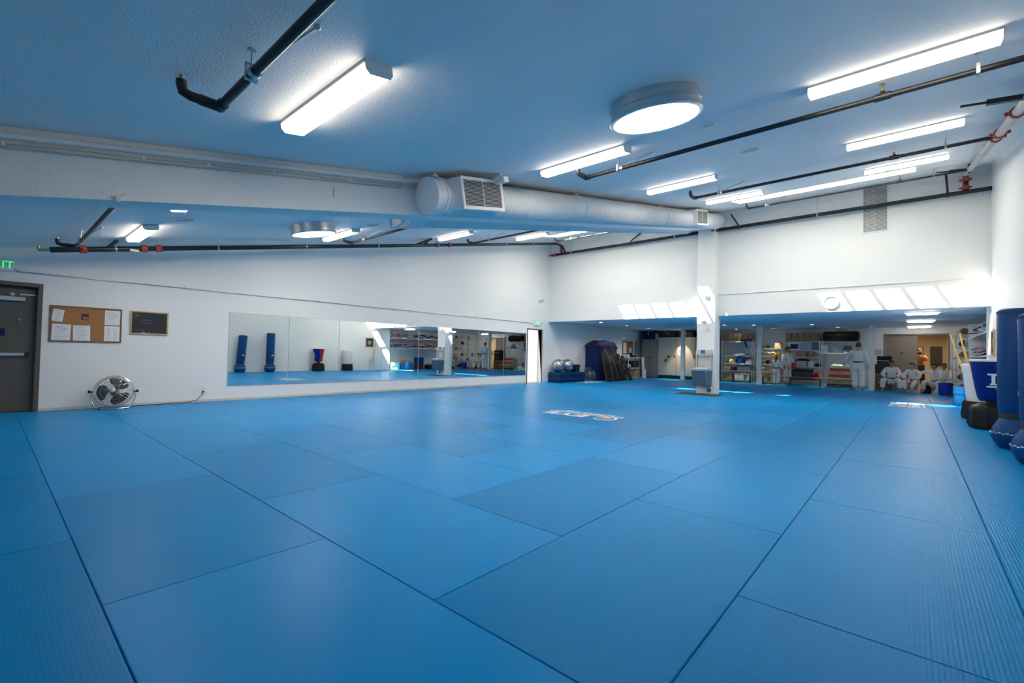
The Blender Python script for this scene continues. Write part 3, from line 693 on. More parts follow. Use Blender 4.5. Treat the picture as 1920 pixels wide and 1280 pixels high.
def fan(loc, rz, label, dim=False, D=.27):
    t = thing('floor_fan', label, 'fan', loc, rz)
    # local: faces -Y, disc tilted up
    A = Matrix.Translation((0, 0, .305)) @ Matrix.Rotation(math.radians(72), 4, 'X')      # local z -> facing
    R = D
    for zz, rr in ((.035, R), (-.05, R)):
        g = MB(); g.M = A @ Matrix.Translation((0, 0, zz)); g.torus(rr, .006, 40, 6); g.build('guard_rim', 'chrome', t, smooth=True)
    def cage(z0, dz, m):
        w_ = MB(); w_.M = A
        for k in range(m):
            a = 2*PI*k/m; c, s_ = math.cos(a), math.sin(a)
            w_.tube([(.03*c, .03*s_, z0+dz), (R*.55*c, R*.55*s_, z0+dz*.85), (R*.85*c, R*.85*s_, z0+dz*.45), (R*c, R*s_, z0)], .0019, 4, False)
        for rr, q in ((.10, .97), (.17, .8), (.225, .5)):
            o_ = w_.M; w_.M = A @ Matrix.Translation((0, 0, z0+dz*q)); w_.torus(rr, .0022, 32, 4); w_.M = o_
        return w_
    cage(.035, .05, 30).build('front_guard', 'chrome', t, smooth=True)
    cage(-.05, -.05, 26).build('rear_guard', 'chrome', t, smooth=True)
    sd = MB(); sd.M = A
    for k in range(26):
        a = 2*PI*k/26; sd.cyl((R*math.cos(a), R*math.sin(a), -.05), (R*math.cos(a), R*math.sin(a), .035), .0016, 4, caps=False)
    sd.build('side_guard', 'chrome', t)
    for k in range(3):
        b = MB(); b.M = A @ Matrix.Rotation(2*PI*k/3+.95, 4, 'Z'); nu, nv = 6, 9; vs = []
        for i in range(nu+1):
            r = .04+(R*.86-.04)*i/nu; w_ = (.20+.80*math.sin(PI*.5*min(1, i/nu*1.35)))*.86*(1-.25*(i/nu)**4)
            for j in range(nv+1):
                an = (j/nv-.5)*2*w_*1.0+.25*i/nu; vs.append((r*math.cos(an), r*math.sin(an), .045*(j/nv-.5)*(1-.3*i/nu)))
        b.add(vs, [(i*(nv+1)+j, (i+1)*(nv+1)+j, (i+1)*(nv+1)+j+1, i*(nv+1)+j+1) for i in range(nu) for j in range(nv)])
        b.v += [(v[0], v[1], v[2]) for v in []]; bo = b.build('blade', 'blade', t, smooth=True); md = bo.modifiers.new('thick', 'SOLIDIFY'); md.thickness = .003
    h = MB(); h.M = A; h.cyl((0, 0, -.05), (0, 0, .04), .045, 20); h.build('hub', 'blade', t, smooth=True)
    h = MB(); h.M = A; h.lathe([(0, .094), (.03, .093), (.038, .086), (.036, .080), (0, .080)], 24); h.build('hub_badge', 'stain', t, smooth=True)
    h = MB(); h.M = A; h.cyl((0, 0, -.16), (0, 0, -.04), .065, 20); h.sphere((0, 0, -.16), (.065, .065, .03)); h.build('motor', 'greyv', t, smooth=True)
    st = MB(); st.tube([(-R-.025, 0, .30), (-R-.03, 0, .2), (-R+.01, -.03, .07), (-R+.05, -.06, .018), (-.12, -.10, .014), (.12, -.10, .014), (R-.05, -.06, .018), (R-.01, -.03, .07), (R+.03, 0, .2), (R+.025, 0, .30)], .011, 10); st.build('front_stand', 'chrome', t, smooth=True)
    st = MB(); st.tube([(-R+.05, -.06, .018), (-R+.06, .14, .014), (R-.06, .14, .014), (R-.05, -.06, .018)], .010, 8); st.build('rear_stand', 'chrome', t, smooth=True)
    for s_ in (-1, 1):
        MB().cyl((s_*(R+.0), 0, .305), (s_*(R+.045), 0, .305), .012, 10).cyl((s_*(R+.04), 0, .305), (s_*(R+.07), 0, .305), .026, 14).build('knob', 'black', t, smooth=True)
        MB().cyl((s_*(R-.09), -.078, .0), (s_*(R-.09), -.078, .02), .02, 10).cyl((s_*(R-.08), .14, 0), (s_*(R-.08), .14, .018), .018, 10).build('rubber_foot', 'black', t)
    return t
fan((-10.58, 1.52, 0), math.radians(72), 'chrome caged floor fan against the white wall under the cork board')
fan((-10.42, 17.02, 0), math.radians(62), 'dim floor fan wedged between folded blue mats and the black shields')

# ================================================================== BACK WALL, COLUMN
t = thing('wall_clock', 'round white wall clock with thin dark rim on the back wall', 'clock', (-1.61, YB, 2.62))
RY = Matrix.Rotation(PI/2, 4, 'X')
mb = MB(); mb.M = RY; mb.lathe([(.145, 0), (.172, 0), (.172, .045), (.160, .05), (.156, .04), (.145, 0)], 48); mb.build('rim', 'pipeg', t, smooth=True)
mb = MB(); mb.M = RY; mb.lathe([(0, .02), (.158, .02), (.158, 0), (0, 0)], 48); mb.build('face', 'wprint', t)
mb = MB(); mb.M = RY; mb.cbox((.04, -.004, .022), (.09, .007, .002), (0, 0, -.07)); mb.build('hour_hand', 'ink', t)
mb = MB(); mb.M = RY; mb.cbox((.035, -.006, .024), (.13, .004, .002), (0, 0, -.1)); mb.build('minute_hand', 'ink', t)
t = thing('air_grille', 'tall louvred air grille high on the back wall', 'grille', (-.70, YB, 4.93))
wg, hg = .235, .56; fr = MB(); fr.box(-wg-.03, wg+.03, -.02, 0, -hg-.03, -hg).box(-wg-.03, wg+.03, -.02, 0, hg, hg+.03).box(-wg-.03, -wg, -.02, 0, -hg, hg).box(wg, wg+.03, -.02, 0, -hg, hg); fr.build('frame', 'wall', t)
MB().box(-wg, wg, -.004, 0, -hg, hg).build('grille_back', 'cabg', t)
for k in range(36):
    z = -hg+.015+(2*hg-.03)*k/35; MB().cbox((0, -.010, z), (2*wg, .018, .006), (.6, 0, 0)).build('louvre', 'trim', t)
for k in range(7): MB().box(-wg+.05+k*.03, -wg+.054+k*.03, -.012, -.006, -hg, hg).build('vertical_vane', 'trim', t)
# column things
t = thing('dome_camera', 'white dome camera on the column face in the sun patch', 'camera', (-4.72, 14.40, 2.98))
mb = MB(); mb.M = RY; mb.lathe([(.095, 0), (.095, .03), (.08, .05), (.05, .085), (0, .095)], 28); mb.build('dome', 'trim', t, smooth=True)
mb = MB(); mb.M = RY; mb.lathe([(.105, 0), (.105, .02), (.096, .028), (.09, 0)], 28); mb.build('base', 'steelw', t, smooth=True)
o = MB().box(-.06, .06, -.045, 0, -.07, .07).box(-.05, .05, -.065, -.045, -.06, -.02).build('sensor_box', 'trim', None, loc=(-4.80, 14.40, 2.24), bevel=.006); tag(o, 'upper small white box on the column above the water fountain', 'box')
o = MB().box(-.035, .035, -.05, 0, -.06, .06).build('sensor_box', 'trim', None, loc=(-4.68, 14.40, 1.97), bevel=.006); tag(o, 'lower small white hook box on the column above the water fountain', 'box')
t = thing('drinking_fountain', 'stainless bottle filling drinking fountain mounted on the white column', 'fountain', (-4.785, 14.40, 0))
MB().box(-.205, .255, -.10, 0, .78, .81).box(-.205, .255, -.10, 0, 1.18, 1.335).box(-.205, -.17, -.10, 0, .81, 1.18).box(.215, .255, -.10, 0, .81, 1.18).box(-.17, .215, -.03, 0, .81, 1.18).build('bottle_filler', 'stain', t, bevel=.012, seg=2)
MB().box(-.06, .07, -.108, -.10, 1.225, 1.325).build('display', 'lcd', t)
mb = MB(); mb.M = basis((.0, -.1085, 1.275), (1, 0, 0), (0, 0, 1)); 
for q in range(5): mb.box(-.045+q*.022, -.03+q*.022, -.02 if q % 2 else -.005, .03, 0, .001)
mb.build('display_print', 'badge', t)
MB().cbox((.02, -.075, 1.15), (.30, .06, .03)).cyl((.02, -.07, 1.14), (.02, -.07, 1.11), .02, 10).build('nozzle_hood', 'pipeg', t, bevel=.006)
MB().box(-.02, -.005, -.045, -.03, .86, 1.08).box(.045, .06, -.045, -.03, .86, 1.08).build('guide_rail', 'trim', t)
b = MB(); b.add([(-.25, -.47, .70), (.20, -.47, .70), (.255, 0, .70), (-.22, 0, .70), (-.26, -.48, .765), (.21, -.48, .765), (.262, 0, .80), (-.23, 0, .80)], [(0, 3, 2, 1), (4, 5, 6, 7), (0, 1, 5, 4), (1, 2, 6, 5), (2, 3, 7, 6), (3, 0, 4, 7)]); b.build('basin', 'stain', t, bevel=.015, seg=2)
MB().tube([(.05, -.12, .79), (.05, -.13, .85), (.04, -.16, .875), (.03, -.2, .86)], .014, 10).cyl((.05, -.12, .77), (.05, -.12, .80), .03, 12).build('bubbler', 'chrome', t, smooth=True)
b = MB(); b.add([(-.18, -.36, .27), (.19, -.36, .27), (.24, 0, .24), (-.19, 0, .24), (-.225, -.45, .70), (.185, -.45, .70), (.25, 0, .70), (-.21, 0, .70)], [(0, 3, 2, 1), (4, 5, 6, 7), (0, 1, 5, 4), (1, 2, 6, 5), (2, 3, 7, 6), (3, 0, 4, 7)]); b.build('lower_cover', 'bluegrey', t, bevel=.01)
MB().tube([(.20, -.44, .68), (.215, -.36, .29)], .008, 6).build('cover_edge', 'chrome', t)
mb = MB(); mb.M = Matrix.Translation((-4.63, 14.40, .115)) @ RY; mb.lathe([(0, .012), (.062, .011), (.068, 0), (0, 0)], 28); tag(mb.build('round_badge', 'badge'), 'round blue disc low on the column below the fountain', 'badge')
o = MB().add([(-5.42, 13.62, .0), (-4.18, 13.62, .0), (-4.18, 14.39, 0), (-5.42, 14.39, 0), (-5.41, 13.63, .012), (-4.19, 13.63, .012), (-4.19, 14.39, .012), (-5.41, 14.39, .012)], [(0, 3, 2, 1), (4, 5, 6, 7), (0, 1, 5, 4), (1, 2, 6, 5), (2, 3, 7, 6), (3, 0, 4, 7)]).build('door_mat', 'rubber'); tag(o, 'dark brown rubber mat on the floor under the drinking fountain', 'mat')
# floor logos -------------------------------------------------------
def logo(cx, cy, rot, s, label):
    t = thing('mat_logo', label, 'logo', (cx, cy, .0012), rot)
    def T(body, size, x, y, m, nm, sx=1., bold=0.):
        g = MB(); g.M = Matrix.Translation((x*s, y*s, 0)) @ Matrix.Diagonal((sx, 1, 1, 1)); v, f_ = text_mb(body, size*s, .0004, bold=bold*s); g.add(v, f_); return g.build(nm, m, t)
    T('EYE', .46, .25, .13, 'wprint', 'large_letters', 1.35, .012)
    g = MB(); g.M = Matrix.Translation((-.62*s, .12*s, 0)); R, q = .235*s, .05*s
    pts = [(R*math.cos(a), R*math.sin(a)) for a in [math.radians(40+310*i/40) for i in range(41)]]
    pin = [(x*(R-q)/R, y*(R-q)/R) for x, y in pts]; g.add([(x, y, 0) for x, y in pts+pin], [(i, i+1, 42+i, 41+i) for i in range(40)]); g.build('ring', 'wprint', t)
    g = MB(); g.M = Matrix.Translation((-.60*s, .06*s, .0002)); st = []
    for k in range(10):
        a = PI/2+PI*k/5; rr = (.15 if k % 2 == 0 else .065)*s; st.append((rr*math.cos(a), rr*math.sin(a)))
    g.prism(st, 0, .0006); g.build('star', 'orange', t)
    g = MB(); g.add([(-.85*s, -.115*s, .0003), (.80*s, -.10*s, .0003), (.80*s, -.075*s, .0003), (-.85*s, -.07*s, .0003)], [(0, 1, 2, 3)]); g.build('swoosh', 'orange', t)
    T('COMMUNITY', .22, -.02, -.21, 'wprint', 'small_letters', 1.25, .006)
    g = MB()
    for k in range(18):
        if k in (7, 11): continue
        x = (-.60+k*.068)*s; g.box(x, x+.045*s, -.40*s, (-.34 if k % 3 else -.35)*s, 0, .0006)
    g.build('tiny_letters', 'wprint', t)
logo(-4.66, 7.33, PI, .93, 'white and orange lettered logo on the mats in the middle of the room')
logo(-9.85, 16.3, PI/2, .9, 'white lettered logo on the mats in front of the folded blue mats')
logo(-.13, 15.5, PI/2, .95, 'white lettered logo on the mats in front of the seated children')

# ================================================================== RIGHT WALL BAGS
def kick_bag(loc, label, H=1.8, r=.2, tilt=(0, 0)):
    t = thing('kicking_bag', label, 'punching bag', loc, 0, 'tall blue kicking bags by the right wall')
    B = MB(); B.lathe([(0, 0), (.155, 0), (.195, .03), (.243, .14), (.249, .19), (.228, .26), (.185, .35), (.155, .40), (0, .40)], 36); B.build('weighted_base', 'bluev', t, smooth=True)
    sg = MB()
    for k in range(40):
        a = 2*PI*k/40; z = .20+.01*(k % 2); sg.cbox((.249*math.cos(a), .249*math.sin(a), z), (.006, .028, .008), (0, .5 if k % 2 else -.5, a))
    sg.build('lacing', 'wprint', t)
    T = Matrix.Translation((0, 0, .38)) @ Euler((tilt[0], tilt[1], 0)).to_matrix().to_4x4() @ Matrix.Translation((0, 0, -.38))
    n = MB(); n.M = T; n.lathe([(.150, .37), (.160, .37), (.166, .44), (.160, .47), (.15, .47)], 32); n.build('neck_strap', 'black', t, smooth=True)
    b = MB(); b.M = T; b.lathe([(0, .44), (.15, .44), (r-.012, .47), (r, .52), (r, H-.06), (r-.012, H-.02), (r-.04, H), (0, H)], 40); b.build('body', 'bluev', t, smooth=True)
    p = MB(); p.M = T
    for k in range(44):
        a = 2*PI*k/44; p.cbox(((r-.002)*math.cos(a), (r-.002)*math.sin(a), H-.05), (.006, .006, .035), (0, 0, a))
    p.build('top_stitching', 'navy', t)
    p = MB(); p.M = T; a = math.radians(170); p.cbox((r*math.cos(a), r*math.sin(a), .78), (.004, .07, .05), (0, 0, a)); p.build('label_patch', 'wprint', t)
    return t
kick_bag((1.03, 8.86, 0), 'upright tall blue kicking bag on a round base, beside the lettered bag', 1.83, .18, (-.01, -.0))
kick_bag((1.075, 7.6, 0), 'leaning tall blue kicking bag on a round base, nearest the front of the room', 1.68, .175, (-.075, -.0))
def tapered(loc, label, name, H0, H1, r0, r1, split=None, m1='whitev', m2=None, rb=.3, hb=.42, word=None):
    t = thing(name, label, 'punching bag', loc)
    b = MB(); pts = [(.8, 0), (.98, .02), (1, .06), (.97, .30), (.9, .37), (.55, hb), (0, hb)]
    b.lathe([(0, 0)]+[(rb*a, z*hb/.42 if z < hb else z) for a, z in pts], 10); b.build('weighted_base', 'blackv', t, bevel=.012, seg=2)
    rg = MB()
    for k in range(10):
        a = 2*PI*k/10; rg.cyl((rb*1.0*math.cos(a), rb*1.0*math.sin(a), .07), (rb*.93*math.cos(a), rb*.93*math.sin(a), .34*hb/.42), .012, 6)
    rg.build('base_ribs', 'blackv', t)
    MB().cyl((0, 0, hb-.02), (0, 0, H0+.03), .07, 16).build('stem', 'black', t, smooth=True)
    prof = lambda z: r0+(r1-r0)*((z-H0)/(H1-H0))**.9
    P = [(0, H0), (r0*.86, H0), (r0, H0+.03)]+[(prof(H0+.03+(H1-H0-.06)*k/8), H0+.03+(H1-H0-.06)*k/8) for k in range(1, 9)]+[(r1*.97, H1-.01), (r1*.9, H1), (0, H1)]
    if split is None:
        MB().lathe(P, 40).build('body', m1, t, smooth=True)
    else:
        for a0, a1, mm in ((split, split+PI, m1), (split+PI, split+2*PI, m2)):
            MB().lathe(P, 22, a0=a0, a1=a1).build('body_half', mm, t, smooth=True)
    q = MB(); q.lathe([(r1*.955, H1-.035), (r1*1.005, H1-.035), (r1*1.0, H1-.005), (r1*.95, H1+.004)], 40); q.build('top_hem', 'trim' if split is not None else 'whitev', t, smooth=True)
    if word:
        H_ = .19; st = .045; sf = .028; zc_ = H0+(H1-H0)*.53; a_c = math.radians(word_ang)
        G = {'T': (.135, ((0, .135, H_-sf, H_), (.045, .09, 0, H_), (.025, .11, 0, sf))), 'I': (.075, ((.015, .06, 0, H_), (0, .075, 0, sf), (0, .075, H_-sf, H_))),
             'L': (.115, ((.012, .055, 0, H_), (0, .07, H_-sf, H_), (0, .115, 0, sf))), 'E': (.115, ((.012, .055, 0, H_), (0, .115, 0, sf), (0, .115, H_-sf, H_), (.05, .09, H_/2-sf/2, H_/2+sf/2)))}
        x_ = 0; g = MB()
        for ch_ in word:
            wd, rects = G[ch_]
            for (xa, xb, za, zb_) in rects:
                n = 6; vs = []
                for i in range(n+1):
                    for z in (za, zb_):
                        zz = zc_-H_/2+z; a = a_c+(x_+xa+(xb-xa)*i/n)/.235; rr = prof(zz)+.003; vs.append((rr*math.cos(a), rr*math.sin(a), zz))
                g.add(vs, [(2*i, 2*i+2, 2*i+3, 2*i+1) for i in range(n)])
            x_ += wd+.025
        g.build('lettering', 'wprint', t)
        g = MB(); zz = zc_-.135; n = 30
        vs = []
        for i in range(n+1):
            a = a_c-.08+(x_/.235+.1)*i/n
            for dz in (0, .022): vs.append(((prof(zz+dz)+.003)*math.cos(a), (prof(zz+dz)+.003)*math.sin(a), zz+dz))
        g.add(vs, [(2*i, 2*i+2, 2*i+3, 2*i+1) for i in range(n)]); g.build('underline', 'wprint', t)
    return t
word_ang = 253
tapered((1.015, 11.2, 0), 'blue and red tapered punching bag with white lettering on a black base', 'freestanding_bag', .47, 1.17, .17, .275, math.radians(190), 'bluek', 'redv', .30, .42, 'TITLE')
tapered((1.02, 12.8, 0), 'white tapered punching bag on a black base behind the blue and red one', 'freestanding_bag', .27, 1.08, .20, .285, None, 'whitev', None, .29, .27)
t = thing('staff_bin', 'white cylindrical bin holding wooden staffs at the end of the right wall', 'bin', (1.08, 14.3, 0))
MB().lathe([(.10, 0), (.13, 0), (.15, .62), (.157, .63), (.14, .64), (.12, .05), (0, .05)], 28).build('bucket', 'whitev', t, smooth=True)
for (p0, p1, lb) in (((1.06, 14.25, .06), (.64, 14.22, 1.74), 'tall yellow wooden staff leaning furthest toward the room from the white bin'), ((1.1, 14.3, .06), (.80, 14.33, 1.77), 'tall orange wooden staff standing second in the white bin'), ((1.12, 14.36, .06), (.87, 14.40, 1.47), 'shorter pale wooden staff in the white bin')):
    o = MB().cyl(p0, p1, .017, 12).build('wooden_staff', 'staff', smooth=True); tag(o, lb, 'staff', 'staffs in the white bin')
t = thing('picture_frame', 'small tan framed picture hanging on the right wall behind the bags', 'picture', (XR, 14.28, 1.55))
MB().box(-.03, 0, -.25, -.21, -.26, .26).box(-.03, 0, .21, .25, -.26, .26).box(-.03, 0, -.21, .21, -.26, -.22).box(-.03, 0, -.21, .21, .22, .26).build('frame', 'woodl', t, bevel=.004)
MB().box(-.012, 0, -.21, .21, -.22, .22).build('print', 'slate', t); MB().box(-.014, -.012, -.12, .12, -.12, .1).build('print_detail', 'ink', t); MB().cyl((-.01, 0, .26), (-.01, 0, .30), .012, 8).build('hook', 'zinc', t)

# ================================================================== NICHE SHELVES (right side of the alcove)
t = thing('niche_shelves', 'long white shelves in the niche beyond the end of the right wall', 'shelf', (XR, 0, 0))
for z in (1.30, 1.88): MB().box(.02, .70, 15.64, 20.2, z-.035, z).build('shelf_board', 'trim', t)
MB().box(.0, .70, 20.2, 20.24, .0, 2.3).build('end_panel', 'trim', t)
MB().box(.66, .70, 15.64, 20.2, .0, 2.3).build('back_panel', 'wall', t)
def pad_mesh(m, edge, nm):
    # chest guard: bent quilted slab
    mb = MB(); nu, nv = 8, 3; top = []; bot = []
    for i in range(nu+1):
        a = (i/nu-.5); x = a*.46; z = .05*math.cos(a*PI)
        for j in range(nv+1):
            y = (j/nv-.5)*.34*(1-.35*abs(a)); top.append((x, y, z+.028*(1-abs(j/nv-.5)*.6))); bot.append((x, y, z-.012))
    W = nv+1
    fs = [(i*W+j, (i+1)*W+j, (i+1)*W+j+1, i*W+j+1) for i in range(nu) for j in range(nv)]; o_ = len(top)
    fs += [(o_+i*W+j, o_+i*W+j+1, o_+(i+1)*W+j+1, o_+(i+1)*W+j) for i in range(nu) for j in range(nv)]
    per = [i*W for i in range(nu+1)]+[nu*W+j for j in range(1, W)]+[i*W+nv for i in range(nu-1, -1, -1)]+[j for j in range(nv-1, 0, -1)]
    fs += [(per[k], per[(k+1) % len(per)], o_+per[(k+1) % len(per)], o_+per[k]) for k in range(len(per))]
    mb.add(top+bot, fs); return mb, [top[i] for i in per]
pads = {}
for cn, mm in (('red', 'redo'), ('blue', 'navy'), ('white', 'whitev'), ('dark red', 'redv')):
    t = thing('chest_guard', '%s padded chest guard' % cn, 'chest guard', (0, 0, -5)); mb, per = pad_mesh(mm, 'whitev', cn); mb.build('padding', mm, t, smooth=True)
    e = MB(); e.tube(per+[per[0]], .009, 6, False); e.build('piping', 'whitev', t, smooth=True); pads[cn] = t
used = set()
def put_pad(cn, loc, rot, label, grp):
    if cn not in used:
        used.add(cn); o = pads[cn]; o.location = loc; o.rotation_euler = rot; o['label'] = label
    else: o = dup(pads[cn], loc, label, rot)
    o['group'] = grp
random.seed(5)
onm = ('first', 'second', 'third', 'fourth', 'fifth', 'sixth', 'seventh', 'eighth', 'ninth', 'tenth')
for si, z in enumerate((1.88, 1.30)):
    for k in range(10):
        y = 15.95+k*.43
        for lay_ in range(3):
            cn = random.choice(('red', 'blue', 'blue', 'white', 'dark red', 'blue', 'red'))
            if si == 0 and k == 0 and lay_ == 2: cn = 'red'
            put_pad(cn, (1.62+random.uniform(-.06, .05), y+random.uniform(-.06, .06), z+.018+lay_*.085), (random.uniform(-.1, .1), random.uniform(-.12, .12), random.uniform(-.5, .5)+(PI/2 if random.random() < .5 else 0)),
                    '%s chest guard, %s of the %s pile from the wall end, %s niche shelf' % (cn, ('bottom', 'middle', 'top')[lay_], onm[k], ('upper', 'lower')[si]), 'chest guards piled on the niche shelves')
tag(MB().lathe([(.13, 0), (.15, .04), (.12, .10), (.03, .13), (0, .132)], 20).build('round_target', 'woodl', None, loc=(1.72, 15.95, 2.16), smooth=True), 'tan round target lying on the pads by the niche corner', 'target')
def crate(nm, loc, d, m, label, cat, lid=None, lidm=None, rz=0):
    t = thing(nm, label, cat, loc, rz); x, y, z = d
    b = MB(); b.add([(-x*.46, -y*.46, 0), (x*.46, -y*.46, 0), (x*.46, y*.46, 0), (-x*.46, y*.46, 0), (-x/2, -y/2, z), (x/2, -y/2, z), (x/2, y/2, z), (-x/2, y/2, z)], [(0, 3, 2, 1), (0, 1, 5, 4), (1, 2, 6, 5), (2, 3, 7, 6), (3, 0, 4, 7), (4, 5, 6, 7)]); b.build('tub', m, t, bevel=.012)
    MB().box(-x/2-.012, x/2+.012, -y/2-.012, y/2+.012, z-.02, z+.015).build('lid' if lid else 'rim', lidm or m, t, bevel=.006)
    return t
crate('storage_tub', (1.62, 16.12, 0), (.5, .55, .40), 'aqua', 'pale green storage tub on the floor of the niche', 'tub', True)
crate('storage_tub', (1.62, 17.0, 0), (.55, .95, .33), 'cyan', 'low blue storage tub on the floor of the niche', 'tub')
crate('storage_tub', (1.68, 18.02, 0), (.5, .42, .72), 'bluev', 'tall dark blue bin on the floor of the niche', 'bin')
crate('storage_tub', (1.45, 17.78, 0), (.28, .5, .2), 'redv', 'small dark red tub on the niche floor before the tall blue bin', 'tub')
crate('storage_tub', (1.62, 19.1, 0), (.5, .95, .25), 'black', 'black tray of gear on the floor at the inner end of the niche', 'tray')
for k, (y, x, z, cn, lb) in enumerate(((16.75, 1.6, .36, 'red', 'red chest guard lying on the low blue tub at its outer end'), (17.05, 1.62, .36, 'red', 'red chest guard lying in the middle of the low blue tub'), (17.3, 1.6, .36, 'dark red', 'dark red chest guard on the inner end of the low blue tub'), (16.9, 1.62, .46, 'red', 'upper red chest guard heaped on the low blue tub'), (17.2, 1.62, .45, 'white', 'white chest guard heaped on the low blue tub'), (18.95, 1.6, .28, 'red', 'red chest guard on the black gear tray'), (19.3, 1.6, .28, 'white', 'white chest guard on the black gear tray'))):
    put_pad(cn, (x, y, z+.02), (0, .05, .4*k), lb, 'chest guards on the niche floor')
o = MB().lathe([(.11, 0), (.12, .02), (.12, .26), (.10, .28), (0, .28)], 24).build('plastic_tub', 'cyan', None, loc=(.92, 16.6, 0), smooth=True, kind=None); tag(o, 'lower round sky blue tub on the floor before the niche', 'tub')
o = MB().lathe([(.105, 0), (.12, .01), (.12, .19), (.11, .2), (0, .2)], 24).build('plastic_tub', 'cyan', None, loc=(.92, 16.6, .285), smooth=True); tag(o, 'upper round sky blue tub stacked before the niche', 'tub')

# ================================================================== ALCOVE CEILING LIGHTS
for k, y in enumerate((16.2, 19.35, 22.5)):
    t = thing('alcove_light', ('lit strip light on the alcove ceiling closest to the back wall edge', 'lit strip light in the middle of the alcove ceiling', 'lit strip light deepest on the alcove ceiling above the hallway opening')[k], 'light', (.2, y, ZA), 0, 'strip lights on the alcove ceiling')
    MB().box(-.36, .36, -.14, .14, -.03, 0).build('housing', 'steelw', t); MB().box(-.31, .31, -.12, .12, -.07, -.03).build('lens', 'alamp', t, bevel=.01)
spots = ((-9.41, 16.2, 'first from the left wall corner, before the silver balls'), (-9.39, 18.4, 'above the black shields'), (-9.37, 20.5, 'above the blue bin'), (-8.45, 22.1, 'above the beige cabinets'), (-5.7, 19.5, 'first behind the column'), (-4.71, 19.9, 'in front of the gear rack post'), (-6.05, 22.48, 'above the rack of blue cloths'), (-4.55, 22.48, 'above the rack of foam gear'), (-2.85, 20.4, 'in front of the microwave rack'), (-2.24, 22.40, 'above the duffel bag rack'))
for k, (x, y, lb) in enumerate(spots):
    t = thing('recessed_downlight', 'round recessed downlight %s' % lb, 'light', (x, y, ZA), 0, 'recessed downlights in the alcove ceiling')
    MB().lathe([(.06, 0), (.085, 0), (.085, -.006), (.07, -.01), (.06, 0)], 24).build('trim_ring', 'trim', t, smooth=True)
    MB().lathe([(0, -.003), (.062, -.003), (.062, 0), (0, 0)], 20).build('lens', 'alamp', t)
    if True:
        l = bpy.data.lights.new('downlight_lamp', 'SPOT'); hot = k in (3, 6, 7, 9); l.energy = 140 if hot else (22 if k < 3 else 3); l.spot_size = math.radians(54 if hot else 150); l.spot_blend = .25 if hot else .6; l.shadow_soft_size = .03; l.color = (1, .80, .52) if hot else (1, .93, .84)  # warm spots are lit downlights; the weak wide ones are added fill light
        lo = bpy.data.objects.new('downlight_lamp', l); C.objects.link(lo); lo.location = (x, y, ZA-.02); lo.rotation_euler = (0, 0, 0)

# ================================================================== ALCOVE LEFT SIDE
ys = (13.78, 14.68, 16.55)
for k in range(4):
    t = thing('folding_mat', 'folded blue mat, %s of the stack carrying the silver balls' % ('bottom', 'second', 'third', 'topmost')[k], 'mat', (-10.58, 15.6, .098*k), random.uniform(-.012, .012), 'stack of folded blue mats')
    for q in (0, 1): MB().box(-.29, .29, -.92, .92, .002+q*.048, .046+q*.048).build('panel', 'navy' if k % 2 == 0 else 'bluev', t, bevel=.012, seg=2)
for k, (y, lb) in enumerate(((14.95, 'silver exercise ball on the folded mats nearer the bright doorway'), (15.58, 'silver exercise ball on the folded mats nearer the black box'))):
    t = thing('exercise_ball', lb, 'ball', (-10.58, y, .393+.262), 0, 'silver exercise balls')
    MB().sphere((0, 0, 0), .265, 32, 20).build('ball', 'silver', t, smooth=True); MB().cyl((.0, -.262, 0.02), (0, -.268, .02), .012, 10).build('plug', 'black', t)
t = thing('black_case', 'black box standing on the folded blue mats beside the balls', 'box', (-10.62, 16.18, .393)); MB().box(-.17, .17, -.16, .16, 0, .30).build('body', 'black', t, bevel=.015); MB().box(-.18, .18, -.17, .17, .24, .30).build('lid', 'blackv', t, bevel=.01)
t = thing('crash_mat', 'tall dark blue crash mat standing against the left wall of the alcove', 'mat', (-10.5, 18.2, 0))
MB().box(-.36, .30, -.80, .85, 0, 1.58).build('body', 'navy', t, bevel=.03, seg=2); MB().box(.30, .315, -.6, -.5, .3, 1.2).box(.30, .315, .5, .6, .3, 1.2).build('strap', 'black', t)
c = MB()
nx, ny = 8, 14; vs = []
for i in range(nx+1):
    for j in range(ny+1):
        u, v = i/nx*2-1, j/ny*2-1
        e = max(abs(u), abs(v)); vs.append((-.03+u*.36, .02+v*.86, 1.60+.16*(1-abs(u)**3)*(1-abs(v)**4)+.025*math.sin(7*v+3*u)-(.16 if e > .99 else 0)*(1+.3*math.sin(9*v))))
c.add(vs, [(i*(ny+1)+j, (i+1)*(ny+1)+j, (i+1)*(ny+1)+j+1, i*(ny+1)+j+1) for i in range(nx) for j in range(ny)])
o = c.build('purple_cover', 'purple', smooth=True, loc=(-10.5, 18.2, 0)); md = o.modifiers.new('thick', 'SOLIDIFY'); md.thickness = .012; tag(o, 'crumpled purple cover draped over the top of the crash mat', 'cover')
